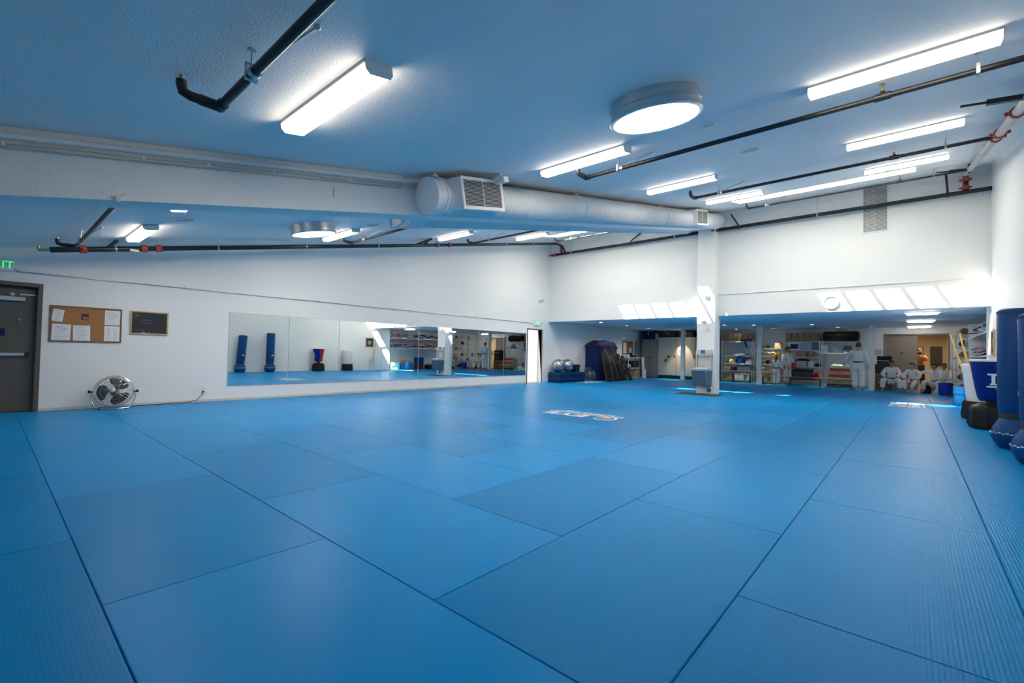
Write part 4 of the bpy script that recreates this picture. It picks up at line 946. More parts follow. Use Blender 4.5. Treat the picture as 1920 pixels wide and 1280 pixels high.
def shield(loc, rz, lean, label, s=1.):
    t = thing('kick_shield', label, 'shield', loc, rz, 'curved black kick shields'); n = 12; V = []; 
    for i in range(n+1):
        u = i/n; z = u*1.28*s; x = .40*(1-u)**1.9-lean*u+.10*math.sin(PI*u)
        for (dx, y) in ((0, -.17), (.05, -.19), (.10, -.14), (.10, .14), (.05, .19), (0, .17)): V.append((x+dx*(1-.5*u**4), y*s*(1-.8*u**5)*(.75+.25*math.sin(PI*min(1, u*2+.15)*.5)), z))
    fs = [(i*6+k, i*6+(k+1) % 6, (i+1)*6+(k+1) % 6, (i+1)*6+k) for i in range(n) for k in range(6)]+[(5, 4, 3, 2, 1, 0), tuple(n*6+k for k in range(6))]
    MB().add(V, fs).build('pad', 'blackv', t, smooth=True, bevel=0)
    for k in (1, 4):
        MB().tube([V[i*6+k] for i in range(n+1)], .009, 6).build('piping', 'wood' if k == 1 else 'woodl', t, smooth=True)
    MB().tube([(V[5*6+2][0]+.0, -.08, .62*s), (V[5*6+2][0]+.07, -.08, .68*s), (V[5*6+2][0]+.07, .08, .68*s), (V[5*6+2][0], .08, .62*s)], .014, 6).build('handle', 'blackv', t, smooth=True)
    return t
for k, (x, y, rz, ln, s) in enumerate(((-10.04, 17.62, -.45, .06, 1.05), (-10.02, 17.98, -.3, .07, .98), (-10.02, 18.34, -.2, .05, 1.02), (-10.03, 18.70, -.1, .07, .94), (-9.98, 19.08, .15, .03, .84))):
    shield((x, y, 0), rz, ln, 'curved black kick shield with tan edges on the crash mat, %s from the fan' % onm[k], s)
o = MB().sphere((0, 0, 0), (.03, .055, .04), 12, 8).build('glove', 'redv', None, loc=(-9.98, 17.8, 1.30), smooth=True); tag(o, 'pink red mitt resting on top of the black shields', 'mitt')
for k, (y, z) in enumerate(((18.55, .98), (18.95, .9))):
    t = thing('focus_mitt', 'black padded mitt hanging on the black shields, %s one' % ('upper', 'lower')[k], 'mitt', (-9.92, y, z)); m_ = MB(); m_.tube([(0, 0, .2), (.05, .02, .1), (.06, .05, -.05), (.03, .07, -.22)], [.05, .07, .075, .05], 10); m_.build('pad', 'blackv', t, smooth=True); MB().tube([(.05, -.05, .12), (.12, -.01, 0), (.09, .04, -.16)], .012, 6).build('piping', 'woodl', t, smooth=True)
o = MB().box(0, .03, -.42, .42, 0, .98).build('plywood_board', 'card2', None, loc=(-10.86, 19.98, 0)); tag(o, 'brown board leaning against the alcove left wall behind the shields', 'board')
t = thing('waste_bin', 'blue plastic bin on the floor before the brown board', 'bin', (-10.4, 20.0, 0)); MB().lathe([(.14, 0), (.19, .42), (.2, .43), (.18, .44), (.16, .06), (0, .06)], 24).build('tub', 'bluev', t, smooth=True); MB().lathe([(.19, .40), (.21, .40), (.21, .44), (.19, .44)], 24).build('rim', 'bluev', t, smooth=True)
def rack(nm, x0, x1, y0, y1, H, shelves, label, m='chrome', wire=True, rp=.0135):
    t = thing(nm, label, 'rack', ((x0+x1)/2, (y0+y1)/2, 0)); w_, d = (x1-x0)/2, (y1-y0)/2
    for sx in (-1, 1):
        for sy in (-1, 1): MB().cyl((sx*w_, sy*d, .02), (sx*w_, sy*d, H), rp, 10).cyl((sx*w_, sy*d, 0), (sx*w_, sy*d, .03), rp*1.5, 10).build('post', m, t, smooth=True)
    for z in shelves:
        s_ = MB(); s_.box(-w_, w_, -d, -d+.012, z-.03, z).box(-w_, w_, d-.012, d, z-.03, z).box(-w_, -w_+.012, -d, d, z-.03, z).box(w_-.012, w_, -d, d, z-.03, z)
        k = 0; x = -w_
        while x < w_: s_.box(x, x+.006, -d, d, z-.008, z-.002); x += .05
        s_.build('wire_shelf', 'zinc' if m == 'chrome' else m, t)
    return t
rack('utility_rack', -10.84, -10.36, 20.5, 22.0, 1.06, (.05, .52, 1.02), 'low white wire rack against the alcove left wall beside the cabinets', 'steelw')
def cbox(nm, loc, d, m, label, cat, rz=0, grp=None, tape=None):
    t = thing(nm, label, cat, loc, rz, grp); MB().box(-d[0]/2, d[0]/2, -d[1]/2, d[1]/2, 0, d[2]).build('body', m, t, bevel=min(d)*.04)
    if tape: MB().box(-.02, .02, -d[1]/2-.002, d[1]/2+.002, d[2]*.55, d[2]+.002).build('tape', tape, t)
    return t
cbox('cardboard_box', (-10.6, 20.9, .05), (.38, .5, .3), 'card', 'brown cardboard box on the bottom shelf of the low white rack, outer one', 'box', tape='card2')
cbox('cardboard_box', (-10.6, 21.55, .05), (.4, .6, .34), 'card2', 'brown cardboard box on the bottom shelf of the low white rack, inner one', 'box', tape='card')
cbox('black_amplifier', (-10.6, 21.4, .52), (.4, .6, .34), 'black', 'black case on the middle shelf of the low white rack', 'case')
cbox('black_bag', (-10.6, 21.2, 1.02), (.3, .5, .10), 'blackv', 'flat black bag on top of the low white rack', 'bag')
cbox('white_box', (-10.6, 20.7, 1.02), (.3, .22, .14), 'whitev', 'small white box on top of the low white rack', 'box')
cbox('gear_case', (-10.6, 20.8, .52), (.3, .3, .16), 'greyv', 'small grey case on the middle shelf of the low white rack', 'case')
t = thing('cork_board', 'small cork board with a white sheet above the low white rack', 'notice board', (XL, 20.9, 1.14)); MB().box(0, .03, 0, 1.0, 0, .66).build('cork_panel', 'cork', t); MB().box(0, .04, -.02, 1.02, -.03, 0).box(0, .04, -.02, 1.02, .66, .69).box(0, .04, -.03, 0, 0, .66).box(0, .04, 1.0, 1.03, 0, .66).build('frame', 'wood', t); MB().box(.03, .034, .03, .36, .08, .62).build('sheet', 'paper', t); MB().box(.03, .034, .68, .95, .12, .38).build('notice', 'paper', t); MB().box(.03, .06, .6, .95, -.02, .10).build('pouch', 'black', t)
for k, (x, y, h) in enumerate(((-10.15, 21.75, 1.02), (-10.02, 21.62, .45))):
    o = MB().box(-.04, .04, -.06, .06, 0, h).build('white_plank', 'trim', None, loc=(x, y, 0)); o.rotation_euler = (.0, -.06, 0); tag(o, ('tall white plank leaning by the grey cabinet', 'short white plank standing by the grey cabinet')[k], 'plank')
tag(MB().cyl((0, 0, 0), (0, 0, 1.85), .02, 10).build('dark_pole', 'black', None, loc=(-10.8, 22.15, 0), smooth=True), 'thin dark pole upright behind the low white rack', 'pole')
# cabinets
def cabinet(x0, x1, H, z0, m, label, n, base='black'):
    t = thing('storage_cabinet', label, 'cabinet', ((x0+x1)/2, 22.9, 0)); w_ = (x1-x0)/2
    MB().box(-w_, w_, -.44, .46, z0, H).build('body', m, t, bevel=.005); MB().box(-w_+.02, w_-.02, -.40, .46, 0, z0).build('plinth', base, t)
    dw = 2*w_/n
    for k in range(n):
        d_ = MB().box(-w_+k*dw+.006, -w_+(k+1)*dw-.006, -.465, -.44, z0+.03, H-.03).build('door', m, t, bevel=.004)
        xh = -w_+(k+1)*dw-.07 if k % 2 == 0 else -w_+k*dw+.07
        MB().box(xh-.03, xh+.03, -.485, -.465, (H+z0)*.5-.05, (H+z0)*.5+.05).build('handle', 'black', d_, bevel=.008)
    return t
cabinet(-10.6, -9.74, 1.96, .05, 'cabg', 'dark grey two door metal cabinet in the alcove corner', 2, 'cabg')
cabinet(-9.72, -8.80, 2.06, .16, 'cabt', 'beige metal cabinet beside the dark grey one', 1)
cabinet(-8.79, -7.86, 2.06, .16, 'cabt', 'beige metal cabinet behind the first white post, lit by a downlight', 1)
cabinet(-7.85, -6.95, 2.06, .16, 'cabt', 'beige metal cabinet nearest the column', 1)
tag(MB().box(-.14, .14, -.004, 0, -.2, .2).build('paper_notice', 'paper', None, loc=(-8.55, 22.433, 1.37)), 'white notice taped to the downlit beige cabinet', 'notice')
tag(MB().cyl((-.0, 0, .0), (0, -.012, 0), .03, 12).build('magnet', 'black', None, loc=(-8.60, 22.428, 1.34)), 'dark round magnet on the white cabinet notice', 'magnet')
tag(MB().box(-.06, .06, -.012, 0, -.05, .05).build('lock_pouch', 'black', None, loc=(-9.18, 22.433, 1.10)), 'black latch high on the beige cabinet door', 'latch')
o = MB().box(-.045, .045, -.012, 0, -.09, .06).build('lock_pouch', 'black', None, loc=(-9.31, 22.433, .92)); o.rotation_euler = (0, .5, 0); tag(o, 'tilted black tag low on the beige cabinet door', 'tag')
for x0, x1, H, m, lb, z in ((-10.6, -9.95, .42, 'navy', 'dark blue case on top of the grey cabinet', 1.965), (-9.9, -9.76, .30, 'greyv', 'small grey box beside the dark blue case on the grey cabinet', 1.965), (-9.6, -8.9, .24, 'black', 'black roll case on the beige cabinet beside the grey one', 2.065), (-8.7, -8.0, .26, 'black', 'black case on the downlit beige cabinet', 2.065), (-7.8, -7.05, .30, 'card', 'brown carton on the beige cabinet nearest the column', 2.065)):
    cbox('stored_case', ((x0+x1)/2, 22.75, z), (x1-x0, .5, H), m, lb, 'case', tape='greyv')

# ================================================================== WIRE RACKS ALONG THE BACK
YR0, YR1 = 22.72, 23.22
rack('wire_rack', -6.72, -5.44, YR0, YR1, 1.88, (.10, .52, .86, 1.22, 1.86), 'chrome wire rack of blue cloths just right of the column')
rack('wire_rack', -5.36, -4.26, YR0, YR1, 1.88, (.10, .52, .86, 1.22, 1.55), 'chrome wire rack of foam sparring gear behind the white post')
rack('wire_rack', -4.18, -2.90, YR0, YR1, 1.88, (.22, .80, 1.20, 1.48, 1.86), 'chrome wire rack with the microwave')
rack('wire_rack', -2.83, -1.56, YR0, YR1, 1.88, (.12, 1.38, 1.86), 'chrome wire rack under the black duffel bag')
yr = 22.95
for k in range(6): cbox('cardboard_box', (-6.6+k*.213, yr, 1.865), (.20, .42, .36), 'card', 'brown carton on top of the blue cloth rack, %s from the column' % onm[k], 'box', 0, 'cartons on the wire racks', 'card2')
for k in range(5): cbox('cardboard_box', (-4.02+k*.235, yr, 1.865), (.22, .42, .35), 'card', 'brown carton on top of the microwave rack, %s from the standing boy' % onm[k], 'box', 0, 'cartons on the wire racks', 'card2')
cbox('cardboard_box', (-4.42, yr, 1.56), (.24, .4, .24), 'card', 'brown carton on the foam gear rack next to the microwave rack', 'box', tape='card2')
def pile(nm, loc, d, m, label, cat, seed=0, n=9):
    rnd = random.Random(seed); mb = MB(); nu, nv = 14, 10; vs = []; 
    ph = [rnd.uniform(0, 6) for _ in range(6)]
    for j in range(nv+1):
        th = PI/2*j/nv
        for i in range(nu):
            a = 2*PI*i/nu; q = 1+.16*math.sin(3*a+ph[0]+2*th)+.12*math.sin(5*a+ph[1]+5*th)
            vs.append((d[0]/2*math.cos(a)*math.cos(th)**.5*q, d[1]/2*math.sin(a)*math.cos(th)**.5*q, d[2]*math.sin(th)*(1+.18*math.sin(4*a+ph[2]+4*th))))
    fs = [(j*nu+i, j*nu+(i+1) % nu, (j+1)*nu+(i+1) % nu, (j+1)*nu+i) for j in range(nv) for i in range(nu)]+[tuple(range(nu-1, -1, -1))]
    o = mb.add(vs, fs).build(nm, m, None, smooth=True, loc=loc); return tag(o, label, cat)
pile('folded_bag', (-6.02, yr, 1.222), (.62, .36, .09), 'navy', 'flat navy bag on the upper shelf of the blue cloth rack', 'bag', 1)
pile('cloth_pile', (-5.95, yr, .862), (.48, .38, .30), 'bluev', 'bright blue cloth heap on the middle shelf of the blue cloth rack', 'cloth', 2)
pile('cloth_pile', (-5.62, yr, .862), (.3, .38, .22), 'greyv', 'grey cloth heap beside the bright blue one', 'cloth', 3)
pile('cloth_pile', (-6.32, yr, .862), (.28, .3, .17), 'gold', 'cream cloth heap left of the bright blue one', 'cloth', 4)
pile('cloth_pile', (-5.75, yr, 1.06), (.5, .34, .10), 'navy', 'navy cloth folded over the bright blue heap', 'cloth', 5)
cbox('storage_bin', (-5.78, yr, .525), (.56, .42, .29), 'bluegrey', 'slate grey bin on the lower shelf of the blue cloth rack', 'bin')
cbox('storage_bin', (-6.15, yr, .525), (.22, .36, .2), 'navy', 'dark blue bin on the lower shelf of the blue cloth rack', 'bin')
cbox('cardboard_box', (-6.5, yr, .525), (.24, .36, .17), 'card2', 'small carton on the lower shelf of the blue cloth rack', 'box')
cbox('printed_box', (-5.98, yr, .105), (.40, .42, .30), 'whitev', 'white and blue printed box on the bottom shelf of the blue cloth rack', 'box', tape='cyan')
cbox('cardboard_box', (-6.38, yr, .105), (.3, .4, .26), 'card', 'brown carton on the bottom shelf of the blue cloth rack', 'box', tape='card2')
pile('white_bag', (-5.62, yr, .105), (.30, .36, .24), 'cloth_w', 'white bag on the bottom shelf of the blue cloth rack', 'bag', 6)
tag(MB().tube([(-5.9, 22.70, 1.93), (-5.75, 22.67, 1.90), (-5.68, 22.67, 1.72), (-5.64, 22.68, 1.58)], .035, 8).box(-5.75, -5.45, 22.74, 22.9, 1.89, 1.97).build('hanging_strap', 'navy', smooth=True), 'dark blue strap hanging over the front of the blue cloth rack', 'strap')
def helmet(loc, rz, m, label, s=1.):
    t = thing('sparring_helmet', label, 'helmet', loc, rz, 'foam sparring helmets')
    h = MB(); pr = [(math.sin(PI*k/10), -math.cos(PI*k/10)) for k in range(11)]
    h.M = Matrix.Translation((0, 0, .12*s)) @ Matrix.Diagonal((.11*s, .135*s, .125*s, 1)); h.lathe(pr, 18)
    ff = [];
    for f_ in h.f:
        c_ = sum((Vector(h.v[i]) for i in f_), Vector())/len(f_)
        if c_.y < -.06*s and .03*s < c_.z < .16*s: continue
        ff.append(f_)
    h.f = ff; o = h.build('shell', m, t, smooth=True); md = o.modifiers.new('thick', 'SOLIDIFY'); md.thickness = .016*s
    MB().sphere((.10*s, 0, .10*s), (.025*s, .05*s, .06*s)).sphere((-.10*s, 0, .10*s), (.025*s, .05*s, .06*s)).build('ear_pad', m, t, smooth=True)
    return t
hk = 0
tones_ = (('yellow', 'mustard'), ('whitev', 'white'), ('gold', 'golden'), ('khaki', 'khaki'), ('gold', 'cream'), ('whitev', 'white'), ('black', 'black'))
kk = 0
for z, sh in ((.865, 'middle'), (1.225, 'upper'), (1.555, 'top'), (.525, 'lower')):
    for i in range({.525: 2, 1.555: 3}.get(z, 5)):
        m, cn = tones_[(kk*3+kk//5) % 7]; kk += 1
        helmet((-5.24+i*.20, yr-.08+.06*(i % 2), z), random.uniform(-1.2, 1.2), m, '%s foam helmet, %s shelf of the foam gear rack, %s from the post' % (cn, sh, onm[i]), .78)
cbox('cardboard_box', (-4.55, yr, .525), (.4, .4, .22), 'card2', 'wide carton on the lower shelf of the foam gear rack', 'box', tape='card')
cbox('cardboard_box', (-5.05, yr, .105), (.45, .4, .28), 'card', 'large carton on the bottom shelf of the foam gear rack by the post', 'box', tape='card2')
cbox('cardboard_box', (-4.5, yr, .105), (.4, .4, .25), 'card2', 'large carton on the bottom shelf of the foam gear rack by the children', 'box', tape='card')
t = thing('microwave', 'white microwave oven on the upper shelf of the rack', 'microwave', (-3.80, yr, 1.485)); MB().box(-.25, .25, -.2, .2, .01, .34).build('body', 'whitev', t, bevel=.012); MB().box(-.15, .13, -.21, -.2, .06, .26).build('door_window', 'navy', t, bevel=.006); MB().box(.17, .24, -.208, -.2, .05, .30).build('control_panel', 'greyv', t); MB().box(.145, .155, -.225, -.2, .06, .28).build('handle', 'alu', t)
crate('storage_bin', (-3.35, yr, 1.485), (.36, .4, .33), 'greyv', 'grey plastic bin beside the microwave', 'bin')
crate('storage_bin', (-3.06, yr, 1.485), (.24, .4, .3), 'bluegrey', 'slate blue bin at the end of the microwave shelf', 'bin')
cbox('cardboard_box', (-3.56, yr, 1.205), (.38, .4, .2), 'card2', 'wide tan carton below the microwave', 'box', tape='card')
cbox('cardboard_box', (-3.18, yr, 1.205), (.26, .4, .2), 'card', 'brown carton with white label below the grey bin', 'box', tape='paper')
helmet((-2.99, yr-.08, 1.205), .1, 'whitev', 'white helmet at the end of the shelf below the microwave', 1.0)
cbox('wooden_crate', (-3.95, yr, .805), (.3, .4, .22), 'wood', 'brown crate on the middle shelf behind the standing boy', 'crate')
cbox('grey_box', (-3.55, yr, .805), (.38, .4, .24), 'greyv', 'grey box on the middle shelf of the microwave rack', 'box')
cbox('white_box', (-3.22, yr, .805), (.18, .3, .22), 'whitev', 'white box on the middle shelf of the microwave rack', 'box')
pile('dark_pouch', (-2.98, yr, .805), (.26, .3, .12), 'black', 'black pouch at the end of the middle shelf of the microwave rack', 'pouch', 8)
pile('dark_clothes', (-3.5, yr-.05, 1.03), (.5, .34, .08), 'cloth_b', 'black garment on top of the grey box', 'clothes', 9)
t = thing('storage_chest', 'long black trunk on the bottom shelf of the microwave rack', 'trunk', (-3.6, yr-.02, .225)); MB().box(-.44, .44, -.22, .22, 0, .42).build('body', 'black', t, bevel=.012); MB().box(-.45, .45, -.23, .23, .36, .44).build('lid', 'blackv', t, bevel=.01)
pile('red_black_shoes', (-2.98, yr-.05, .225), (.3, .36, .3), 'redv', 'red and black gear heap beside the black trunk', 'gear', 10)
# duffel + rack D
t = thing('duffel_bag', 'large black duffel bag on top of the rack', 'bag', (-2.18, yr, 1.865))
d_ = MB(); d_.M = Matrix.Translation((0, 0, .20)) @ Matrix.Rotation(PI/2, 4, 'Y'); d_.lathe([(0, -.62), (.15, -.615), (.20, -.57), (.205, -.4), (.19, 0), (.205, .42), (.2, .56), (.15, .60), (0, .61)], 20); d_.build('body', 'blackv', t, smooth=True)
MB().tube([(-.2, -.19, .2), (-.15, -.16, .42), (.15, -.16, .42), (.2, -.19, .2)], .016, 8).build('handle', 'cloth_b', t, smooth=True)
for x in (-.45, .45): MB().tube([(x+.0, .2*math.cos(a), .2+.212*math.sin(a)) for a in [PI*i/10-.2 for i in range(13)]], .014, 6).build('strap', 'cloth_b', t, smooth=True)
t = thing('hanging_sheet', 'white sheet hanging on the upright between the two right racks', 'paper', (-2.73, 22.70, 1.53)); MB().box(-.11, .11, -.006, 0, -.17, .17).build('sheet', 'paper', t); q = MB(); [q.box(-.07, .06, -.007, -.006, -.12+k*.05, -.105+k*.05) for k in range(5)]; q.build('writing', 'ink', t)
helmet((-2.5, yr-.05, 1.385), .2, 'whitev', 'white helmet on the shelf under the duffel bag', .9)
pile('dark_clothes', (-1.95, yr, 1.385), (.35, .34, .26), 'bluegrey', 'blue grey garment bundle on the shelf under the duffel bag', 'clothes', 12)
t = thing('drawer_chest', 'cream and red drawer chest in front of the duffel bag rack', 'drawers', (-2.17, 22.45, 0))
b = MB(); b.add([(-.44, -.24, .02), (.44, -.24, .02), (.44, .24, .02), (-.44, .24, .02), (-.33, -.2, .78), (.33, -.2, .78), (.33, .24, .78), (-.33, .24, .78)], [(0, 3, 2, 1), (4, 5, 6, 7), (0, 1, 5, 4), (1, 2, 6, 5), (2, 3, 7, 6), (3, 0, 4, 7)]); b.build('body', 'cream', t)
for k in range(6):
    z0, z1 = .05+k*.122, .05+k*.122+.108; h0 = .44-.11*z0/.78; h1 = .44-.11*z1/.78; y0_ = -.24+.04*z0/.78; y1_ = -.24+.04*z1/.78
    d_ = MB(); d_.add([(-h0+.02, y0_-.03, z0), (h0-.02, y0_-.03, z0), (h1-.02, y1_-.03, z1), (-h1+.02, y1_-.03, z1), (-h0+.02, y0_, z0), (h0-.02, y0_, z0), (h1-.02, y1_, z1), (-h1+.02, y1_, z1)], [(0, 1, 2, 3), (7, 6, 5, 4), (0, 4, 5, 1), (1, 5, 6, 2), (2, 6, 7, 3), (3, 7, 4, 0)])
    dr = d_.build('drawer', ('black', 'cream', 'cream', 'redv', 'cream', 'redv')[k], t)
    MB().box(-.08, .08, y0_-.045, y0_-.025, (z0+z1)/2-.01, (z0+z1)/2+.01).build('handle', 'wood', dr)
tag(MB().box(-.30, .30, -.2, .2, 0, .15).build('pale_tray', 'aqua', None, loc=(-2.17, 22.45, .785), bevel=.05, seg=3), 'pale green tray on top of the drawer chest', 'tray')
# bench
def bench(x0, x1, y, H, m, label, d=.26, legs=4, lm='black'):
    t = thing('bench', label, 'bench', ((x0+x1)/2, y, 0)); w_ = (x1-x0)/2
    MB().box(-w_, w_, -d/2, d/2, H-.035, H).build('seat', m, t, bevel=.005)
    for k in range(legs):
        x = -w_+.12+(2*w_-.24)*k/(legs-1)
        for s_ in (-1, 1): MB().box(x-.015, x+.015, s_*(d/2-.05)-.015, s_*(d/2-.05)+.015, 0, H-.035).build('leg', lm, t)
        MB().box(x-.015, x+.015, -d/2+.05, d/2-.05, .1, .13).build('stretcher', lm, t)
    return t
bench(-4.95, -1.62, 21.95, .37, 'wood', 'long low wooden bench in front of the wire racks', .28, 4)
bench(-6.95, -5.3, 22.35, .40, 'wood', 'low wooden bench before the cabinets behind the column', .26, 3)
bench(-.95, 1.02, 21.75, .32, 'woodl', 'low pale bench under the seated children', .34, 3, 'woodl')
# stereo cabinet, sign
t = thing('drawer_cabinet', 'brown wooden drawer cabinet beside the last white post', 'cabinet', (-.80, 22.75, 0)); MB().box(-.30, .22, -.25, .25, 0, .62).build('body', 'wood', t)
for k in range(4):
    d_ = MB().box(-.28, .20, -.27, -.25, .03+k*.148, .16+k*.148).build('drawer', 'wood', t, bevel=.005); MB().box(-.1, .02, -.285, -.27, .085+k*.148, .10+k*.148).build('handle', 'woodl', d_)
t = thing('stereo', 'black stereo unit on the brown drawer cabinet', 'stereo', (-.84, 22.75, .625)); MB().box(-.26, .26, -.22, .22, 0, .44).build('lower_unit', 'black', t, bevel=.012); MB().box(-.22, .26, -.22, .2, .44, .66).build('upper_unit', 'blackv', t, bevel=.012); MB().box(.02, .10, -.232, -.22, .15, .20).build('label', 'paper', t); MB().box(-.2, .24, -.235, -.22, .47, .5).build('slot', 'greyv', t)
t = thing('wall_sign', 'white sign with two lines of red print beside the hallway opening', 'sign', (-1.03, YA-.004, 1.44)); MB().box(-.17, .17, -.006, 0, -.12, .12).build('board', 'paper', t)
q = MB(); q.box(-.17, .17, -.008, -.006, .112, .12).box(-.17, .17, -.008, -.006, -.12, -.112).box(-.17, -.162, -.008, -.006, -.11, .11).box(.162, .17, -.008, -.006, -.11, .11).box(-.14, .14, -.008, -.006, -.01, .005)
for z in (.055, -.06):
    for k in range(5): q.box(-.10+k*.042, -.07+k*.042, -.008, -.006, z-.025, z+.025)
q.build('red_print', 'redsign', t)
tag(MB().box(-.06, .06, -.006, 0, -.14, .14).build('paper_notice', 'paper', None, loc=(-1.03, 21.412, 1.12)), 'white paper hanging beside the last white post above the stereo', 'notice')
# cooler and right rack
t = thing('drink_cooler', 'royal blue drink cooler on the floor beside the seated children', 'cooler', (.84, 21.15, 0)); MB().lathe([(.16, 0), (.175, .03), (.185, .36), (0, .36)], 24).build('body', 'bluep', t, smooth=True); MB().lathe([(.19, .36), (.195, .39), (.17, .42), (0, .425)], 24).build('lid', 'bluev', t, smooth=True)
rack('wire_rack', 1.06, 1.66, 20.5, 22.3, 2.05, (.12, .5, .85, 1.25, 1.62, 2.0), 'tall chrome wire rack of white helmets at the right side of the alcove')
kk = 0
for z in (.505, .855, 1.255, 1.625, 2.005):
    for yk in range(3):
        m = ('whitev', 'whitev', 'black', 'whitev', 'khaki', 'whitev', 'yellow', 'whitev')[kk % 8]; cn = {'whitev': 'white', 'black': 'black', 'khaki': 'khaki', 'yellow': 'yellow'}[m]
        helmet((1.28+.1*(kk % 2), 20.8+yk*.55, z), -.9+.3*(kk % 3), m, '%s foam helmet, %s shelf of the tall chrome rack, %s from the front' % (cn, {.505: 'second', .855: 'third', 1.255: 'fourth', 1.625: 'fifth', 2.005: 'top'}[z], onm[yk]), .9); kk += 1
pile('red_gear', (1.3, 20.75, .85-.24), (.3, .4, .16), 'redo', 'orange red gear heap low on the tall chrome rack', 'gear', 14)
pile('dark_gear', (1.3, 21.4, .125), (.4, .8, .22), 'black', 'black gear heap at the bottom of the tall chrome rack', 'gear', 15)
pile('gear_heap', (1.02, 20.2, 0), (.22, .3, .18), 'black', 'black gear on the floor before the tall chrome rack', 'gear', 16)

# ================================================================== PEOPLE
def skin(verts, edges, radii, root=0, sub=1):
    me = bpy.data.meshes.new('sk'); me.from_pydata(verts, edges, []); ob = bpy.data.objects.new('sk', me); C.objects.link(ob)
    bm = bmesh.new(); bm.from_mesh(me); lay_ = bm.verts.layers.skin.verify(); bm.verts.ensure_lookup_table()
    for i, v in enumerate(bm.verts): 
        r = radii[i]; v[lay_].radius = r if isinstance(r, tuple) else (r, r); v[lay_].use_root = (i == root)
    bm.to_mesh(me); bm.free()
    md = ob.modifiers.new('s', 'SKIN'); md.branch_smoothing = .4; md.use_smooth_shade = True
    m2 = ob.modifiers.new('b', 'SUBSURF'); m2.levels = sub; m2.render_levels = sub
    dg = bpy.context.evaluated_depsgraph_get(); dg.update(); r = bpy.data.meshes.new_from_object(ob.evaluated_get(dg))
    out = ([tuple(v.co) for v in r.vertices], [tuple(p.vertices) for p in r.polygons])
    bpy.data.objects.remove(ob); bpy.data.meshes.remove(me); bpy.data.meshes.remove(r); return out
def hand(mb, wrist, direction, side, palmn=(0, 0, 0)):
    d = Vector(direction).normalized(); w_ = Vector(wrist)
    sx = Vector((0, -1, 0)) if abs(d.y) < .7 else Vector((1 if side < 0 else -1, 0, 0))
    sx = (sx-d*sx.dot(d)).normalized(); nrm = d.cross(sx)
    o = mb.M; mb.M = o @ basis(w_+d*.045, sx, d); mb.sphere((0, 0, 0), (.038, .05, .016), 10, 7); mb.M = o
    for k, (off, ln) in enumerate(((.026, .066), (.009, .074), (-.009, .069), (-.026, .054))):
        p0 = w_+d*.08+sx*off; p1 = p0+d*ln*.55+nrm*.008; p2 = p1+d*ln*.45+nrm*.022
        mb.tube([p0-d*.02, p0, p1, p2], [.009, .0088, .0078, .006], 6)
    p0 = w_+d*.03+sx*.03; mb.tube([p0, p0+sx*.025+d*.025+nrm*.006, p0+sx*.032+d*.055+nrm*.016], [.011, .0095, .007], 6)
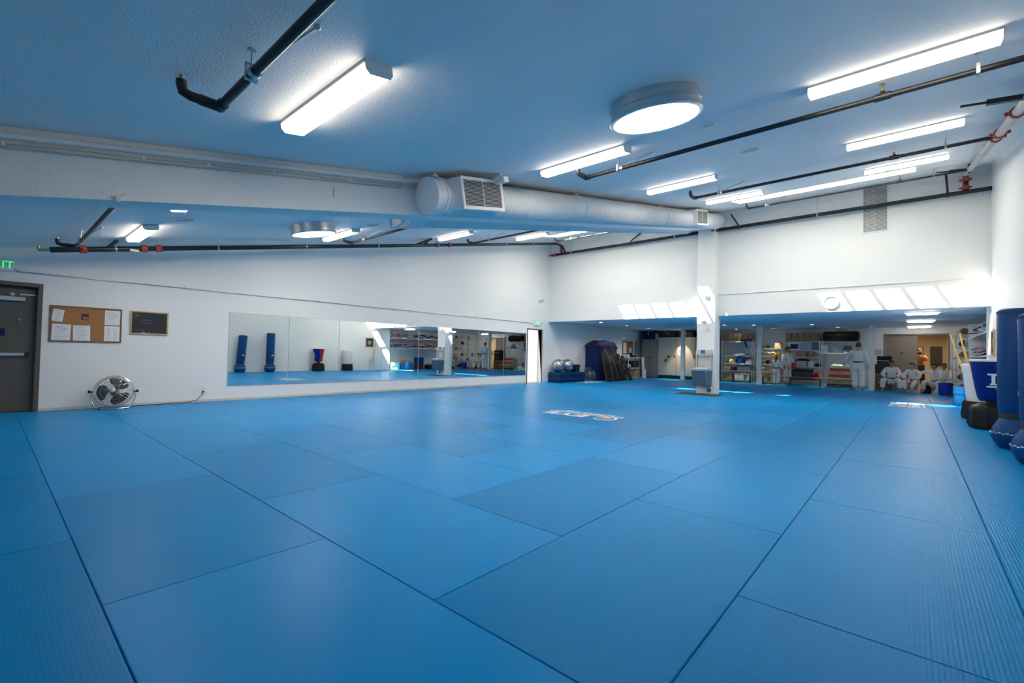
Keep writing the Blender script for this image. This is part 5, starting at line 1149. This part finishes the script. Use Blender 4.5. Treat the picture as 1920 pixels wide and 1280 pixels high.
def person(label, loc, rz, H, P, skinm='skin', hairm='hair', belt='cloth_b', jacket='cloth_w', trousers='cloth_w', head=(0, 0), hairlong=False, beltends=True):
    t = thing('person', label, 'person', loc, rz); s = H/1.7
    J = dict(pel=(0, 0, .93), spi=(0, 0, 1.10), che=(0, 0, 1.28), nec=(0, .0, 1.43), hea=(0, -.01, 1.50), shL=(-.17, 0, 1.38), shR=(.17, 0, 1.38), elL=(-.23, .02, 1.10), elR=(.23, .02, 1.10), wrL=(-.25, -.06, .86), wrR=(.25, -.06, .86),
             hiL=(-.09, 0, .90), hiR=(.09, 0, .90), knL=(-.10, -.02, .48), knR=(.10, -.02, .48), anL=(-.10, .02, .08), anR=(.10, .02, .08), toL=(-.11, -.15, .03), toR=(.11, -.15, .03))
    J.update(P); K = {k: tuple(c*s for c in v) for k, v in J.items()}
    names = list(K); ix = {n_: i for i, n_ in enumerate(names)}
    R = dict(pel=.125, spi=.115, che=.13, nec=.052, hea=.05, shL=.062, shR=.062, elL=.042, elR=.042, wrL=.028, wrR=.028, hiL=.085, hiR=.085, knL=.055, knR=.055, anL=.038, anR=.038, toL=.032, toR=.032)
    E_ = [('pel', 'spi'), ('spi', 'che'), ('che', 'nec'), ('nec', 'hea'), ('che', 'shL'), ('che', 'shR'), ('shL', 'elL'), ('shR', 'elR'), ('elL', 'wrL'), ('elR', 'wrR'), ('pel', 'hiL'), ('pel', 'hiR'), ('hiL', 'knL'), ('hiR', 'knR'), ('knL', 'anL'), ('knR', 'anR'), ('anL', 'toL'), ('anR', 'toR')]
    v, f_ = skin([K[n_] for n_ in names], [(ix[a], ix[b]) for a, b in E_], [R[n_]*s for n_ in names], ix['pel'])
    b = MB(); b.add(v, f_)
    for sd, w_, e in ((-1, 'wrL', 'elL'), (1, 'wrR', 'elR')):
        hb_ = MB(); hand(hb_, (0, 0, 0), Vector(K[w_])-Vector(K[e]), sd); hb_.v = [tuple(Vector(q)*s+Vector(K[w_])) for q in hb_.v]; b.add(hb_.v, hb_.f)
    # head
    hz = Vector(K['hea'])+Vector((0, -.012*s, .10*s)); HM = Matrix.Translation(hz) @ Matrix.Rotation(head[0], 4, 'Z') @ Matrix.Rotation(head[1], 4, 'X') @ Matrix.Scale(s*(1.0+.25*(1-min(1, H/1.7))), 4)
    b.M = HM; b.sphere((0, 0, 0), (.075, .094, .112), 20, 14); b.sphere((0, -.03, -.055), (.05, .055, .055), 14, 8)
    b.tube([(0, -.088, .018), (0, -.104, -.012), (0, -.094, -.026)], [.010, .014, .008], 8)
    for q in (-1, 1): b.sphere((q*.076, .008, -.004), (.012, .022, .032), 8, 6)
    b.M = Matrix.Identity(4); b.build('body', skinm, t, smooth=True)
    fm = MB(); fm.M = HM
    for q in (-1, 1): fm.sphere((q*.030, -.086, .010), (.013, .008, .008), 8, 6)
    fm.build('eyes', 'eye', t, smooth=True)
    fm = MB(); fm.M = HM; fm.sphere((0, -.083, -.052), (.024, .008, .007), 8, 6); fm.build('mouth', 'lip', t, smooth=True)
    hh = MB(); hh.M = Matrix.Identity(4); hh.lathe([(math.sin(PI*k/14), -math.cos(PI*k/14)) for k in range(15)], 22)
    ff = []
    for q in hh.f:
        c_ = sum((Vector(hh.v[i]) for i in q), Vector())/len(q)
        if c_.z < .28 and c_.y < .12-.35*max(0, -c_.z): continue
        if c_.z < -.55: continue
        ff.append(q)
    hh.f = ff; hh.v = [tuple(HM @ Vector((x*.085, .004+y*.103, .008+z*.122))) for x, y, z in hh.v]
    o = hh.build('hair', hairm, t, smooth=True); md = o.modifiers.new('thick', 'SOLIDIFY'); md.thickness = .012*s
    if hairlong:
        hh = MB(); hh.M = HM; hh.tube([(0, .085, .05), (0, .13, .0), (0, .12, -.1), (0, .10, -.24)], [.02, .032, .03, .012], 10); hh.build('ponytail', hairm, t, smooth=True)
    # jacket
    jn = ['pel', 'spi', 'che', 'nec', 'shL', 'shR', 'elL', 'elR', 'wrL', 'wrR']; je = E_[:3]+[E_[4], E_[5], E_[6], E_[7], E_[8], E_[9]]
    K2 = dict(K); ji = {n_: i for i, n_ in enumerate(jn)}
    for w_, e in (('wrL', 'elL'), ('wrR', 'elR')): K2[w_] = tuple(Vector(K[e]).lerp(Vector(K[w_]), .86))
    K2['nec'] = tuple(Vector(K['che']).lerp(Vector(K['nec']), .78))
    RJ = dict(pel=.158, spi=.142, che=.158, nec=.075, shL=.092, shR=.092, elL=.075, elR=.075, wrL=.062, wrR=.062)
    v, f_ = skin([K2[n_] for n_ in jn], [(ji[a], ji[b_]) for a, b_ in je], [RJ[n_]*s for n_ in jn], 0)
    j = MB(); j.add(v, f_); j.build('jacket', jacket, t, smooth=True)
    tn = ['pel', 'hiL', 'hiR', 'knL', 'knR', 'anL', 'anR']; te = [('pel', 'hiL'), ('pel', 'hiR'), ('hiL', 'knL'), ('hiR', 'knR'), ('knL', 'anL'), ('knR', 'anR')]; ti = {n_: i for i, n_ in enumerate(tn)}
    K3 = dict(K)
    for a, k_ in (('anL', 'knL'), ('anR', 'knR')): K3[a] = tuple(Vector(K[k_]).lerp(Vector(K[a]), .92))
    RT = dict(pel=.14, hiL=.105, hiR=.105, knL=.088, knR=.088, anL=.088, anR=.088)
    v, f_ = skin([K3[n_] for n_ in tn], [(ti[a], ti[b_]) for a, b_ in te], [RT[n_]*s for n_ in tn], 0)
    MB().add(v, f_).build('trousers', trousers, t, smooth=True)
    # lapels, belt
    if belt:
        wc = Vector(K['pel']).lerp(Vector(K['spi']), .55); ax = (Vector(K['spi'])-Vector(K['pel'])).normalized()
        bl = MB(); bl.M = Matrix.Translation(wc) @ ax.to_track_quat('Z', 'Y').to_matrix().to_4x4(); bl.lathe([(.150*s, -.022*s), (.163*s, -.022*s), (.163*s, .022*s), (.150*s, .022*s), (.150*s, -.022*s)], 28); bo = bl.build('belt', belt, t, smooth=True)
        if beltends:
            kk_ = MB(); kk_.M = Matrix.Translation(wc+Vector((0, -.165*s, 0))); kk_.sphere((0, 0, 0), (.04*s, .028*s, .03*s), 8, 6); kk_.cbox((-.04*s, -.01*s, -.11*s), (.035*s, .008*s, .2*s), (.05, .22, 0)); kk_.cbox((.045*s, -.01*s, -.10*s), (.035*s, .008*s, .18*s), (.05, -.25, 0)); kk_.build('belt_ends', belt, bo)
    lp = MB(); cx = Vector(K['che']); nz = Vector(K['nec'])
    f0 = cx+Vector((0, -.155*s, -.06*s)); 
    for q in (-1, 1): lp.tube([f0, cx+Vector((q*.045*s, -.15*s, .06*s)), nz+Vector((q*.062*s, -.045*s, .0)), nz+Vector((q*.05*s, .05*s, .015*s))], [.02*s, .02*s, .02*s, .018*s], 8)
    lp.build('collar', jacket, t, smooth=True)
    return t
# standing
person('person, older boy in white uniform standing behind the bench with a red pad', (-3.98, 22.30, 0), math.radians(60), 1.60, dict(elR=(.24, -.02, 1.08), wrR=(.22, -.2, .92), elL=(-.22, .02, 1.10)), 'skin2', 'hair', 'cloth_w', head=(.2, .1))
tag(MB().sphere((0, 0, 0), (.07, .05, .17), 14, 9).build('red_pad', 'redv', None, loc=(-3.74, 22.2, .80), smooth=True), 'red pad held beside the older boy in front of the racks', 'pad')
person('person, small child in white uniform and dark belt seen from behind with a brown ponytail', (-4.23, 21.5, 0), PI-.3, 1.20, dict(elL=(-.26, -.02, 1.12), wrL=(-.22, -.16, 1.0), elR=(.26, -.02, 1.12), wrR=(.22, -.16, 1.0)), 'skin', 'hairb', 'cloth_b', hairlong=True, head=(.1, .1))
person('person, tall adult in white uniform and black belt seen from behind beside the post', (-1.47, 20.75, 0), PI-.15, 1.74, dict(shR=(.19, 0, 1.39), shL=(-.19, 0, 1.39), elL=(-.26, .0, 1.12), wrL=(-.24, -.1, .9), elR=(.33, -.10, 1.15), wrR=(.46, -.22, .98), knR=(.11, -.02, .48), knL=(-.12, -.03, .48)), 'skin', 'hairb', 'cloth_b', head=(.2, .35))
# seated
sit = dict(pel=(0, 0, .44), spi=(0, -.02, .60), che=(0, -.06, .78), nec=(0, -.10, .92), hea=(0, -.12, .99), shL=(-.16, -.06, .87), shR=(.16, -.06, .87), hiL=(-.10, -.02, .42), hiR=(.10, -.02, .42), knL=(-.24, -.40, .46), knR=(.24, -.40, .46), anL=(-.25, -.40, .09), anR=(.25, -.40, .09), toL=(-.28, -.55, .03), toR=(.28, -.55, .03), elL=(-.27, -.18, .66), elR=(.27, -.18, .66), wrL=(-.13, -.36, .54), wrR=(.13, -.36, .54))
def S_(**k): d_ = dict(sit); d_.update(k); return d_
person('person, dark haired teenager in white uniform seated next to the stereo, hands together', (-.57, 21.72, 0), .0, 1.62, S_(), 'skin2', 'hair', 'cloth_b', beltends=False, head=(0, .1))
person('person, brown haired child in white uniform and red belt seated in the middle', (.02, 21.72, 0), -.25, 1.5, S_(knL=(-.17, -.40, .46), knR=(.17, -.40, .46), anL=(-.12, -.42, .10), anR=(.06, -.48, .12), toL=(-.06, -.55, .03), toR=(.0, -.58, .06)), 'skin', 'hairb', 'cloth_r', head=(-.6, .05))
person('person, dark haired seated child with green belt reaching toward the middle child', (.61, 21.72, 0), -.35, 1.5, S_(shL=(-.17, -.05, .89), elL=(-.38, -.04, .82), wrL=(-.60, .02, .76)), 'skin2', 'hair', 'cloth_g', head=(-.7, .15), beltends=False)
person('person, seated child in white partly hidden behind the tall chrome rack post', (.90, 22.78, 0), -.3, 1.5, S_(), 'skin2', 'hair', None, head=(-.3, .1))
o = bench(.68, 1.12, 22.85, .32, 'woodl', 'short pale stool under the child behind the chrome rack', .34, 2, 'woodl')
person('person standing in the hallway in an orange brown top, arms raised to a dark camera', (.22, YA+1.9, 0), .0, 1.62, dict(elL=(-.24, -.12, 1.22), wrL=(-.07, -.22, 1.42), elR=(.24, -.12, 1.22), wrR=(.07, -.22, 1.42)), 'skin', 'hairb', None, 'rust', 'cloth_b', head=(0, 0))
tag(MB().box(-.07, .07, -.04, .03, -.045, .045).cyl((0, -.04, 0), (0, -.10, 0), .035, 14).build('photo_camera', 'black', None, loc=(.22, YA+1.62, 1.44)), 'black camera held up by the person in the hallway', 'camera')
# black backpack under the bench
pile('dark_backpack', (.35, 21.78, 0), (.3, .28, .26), 'black', 'black bag on the floor under the pale bench', 'bag', 21)
bpy.context.view_layer.update()
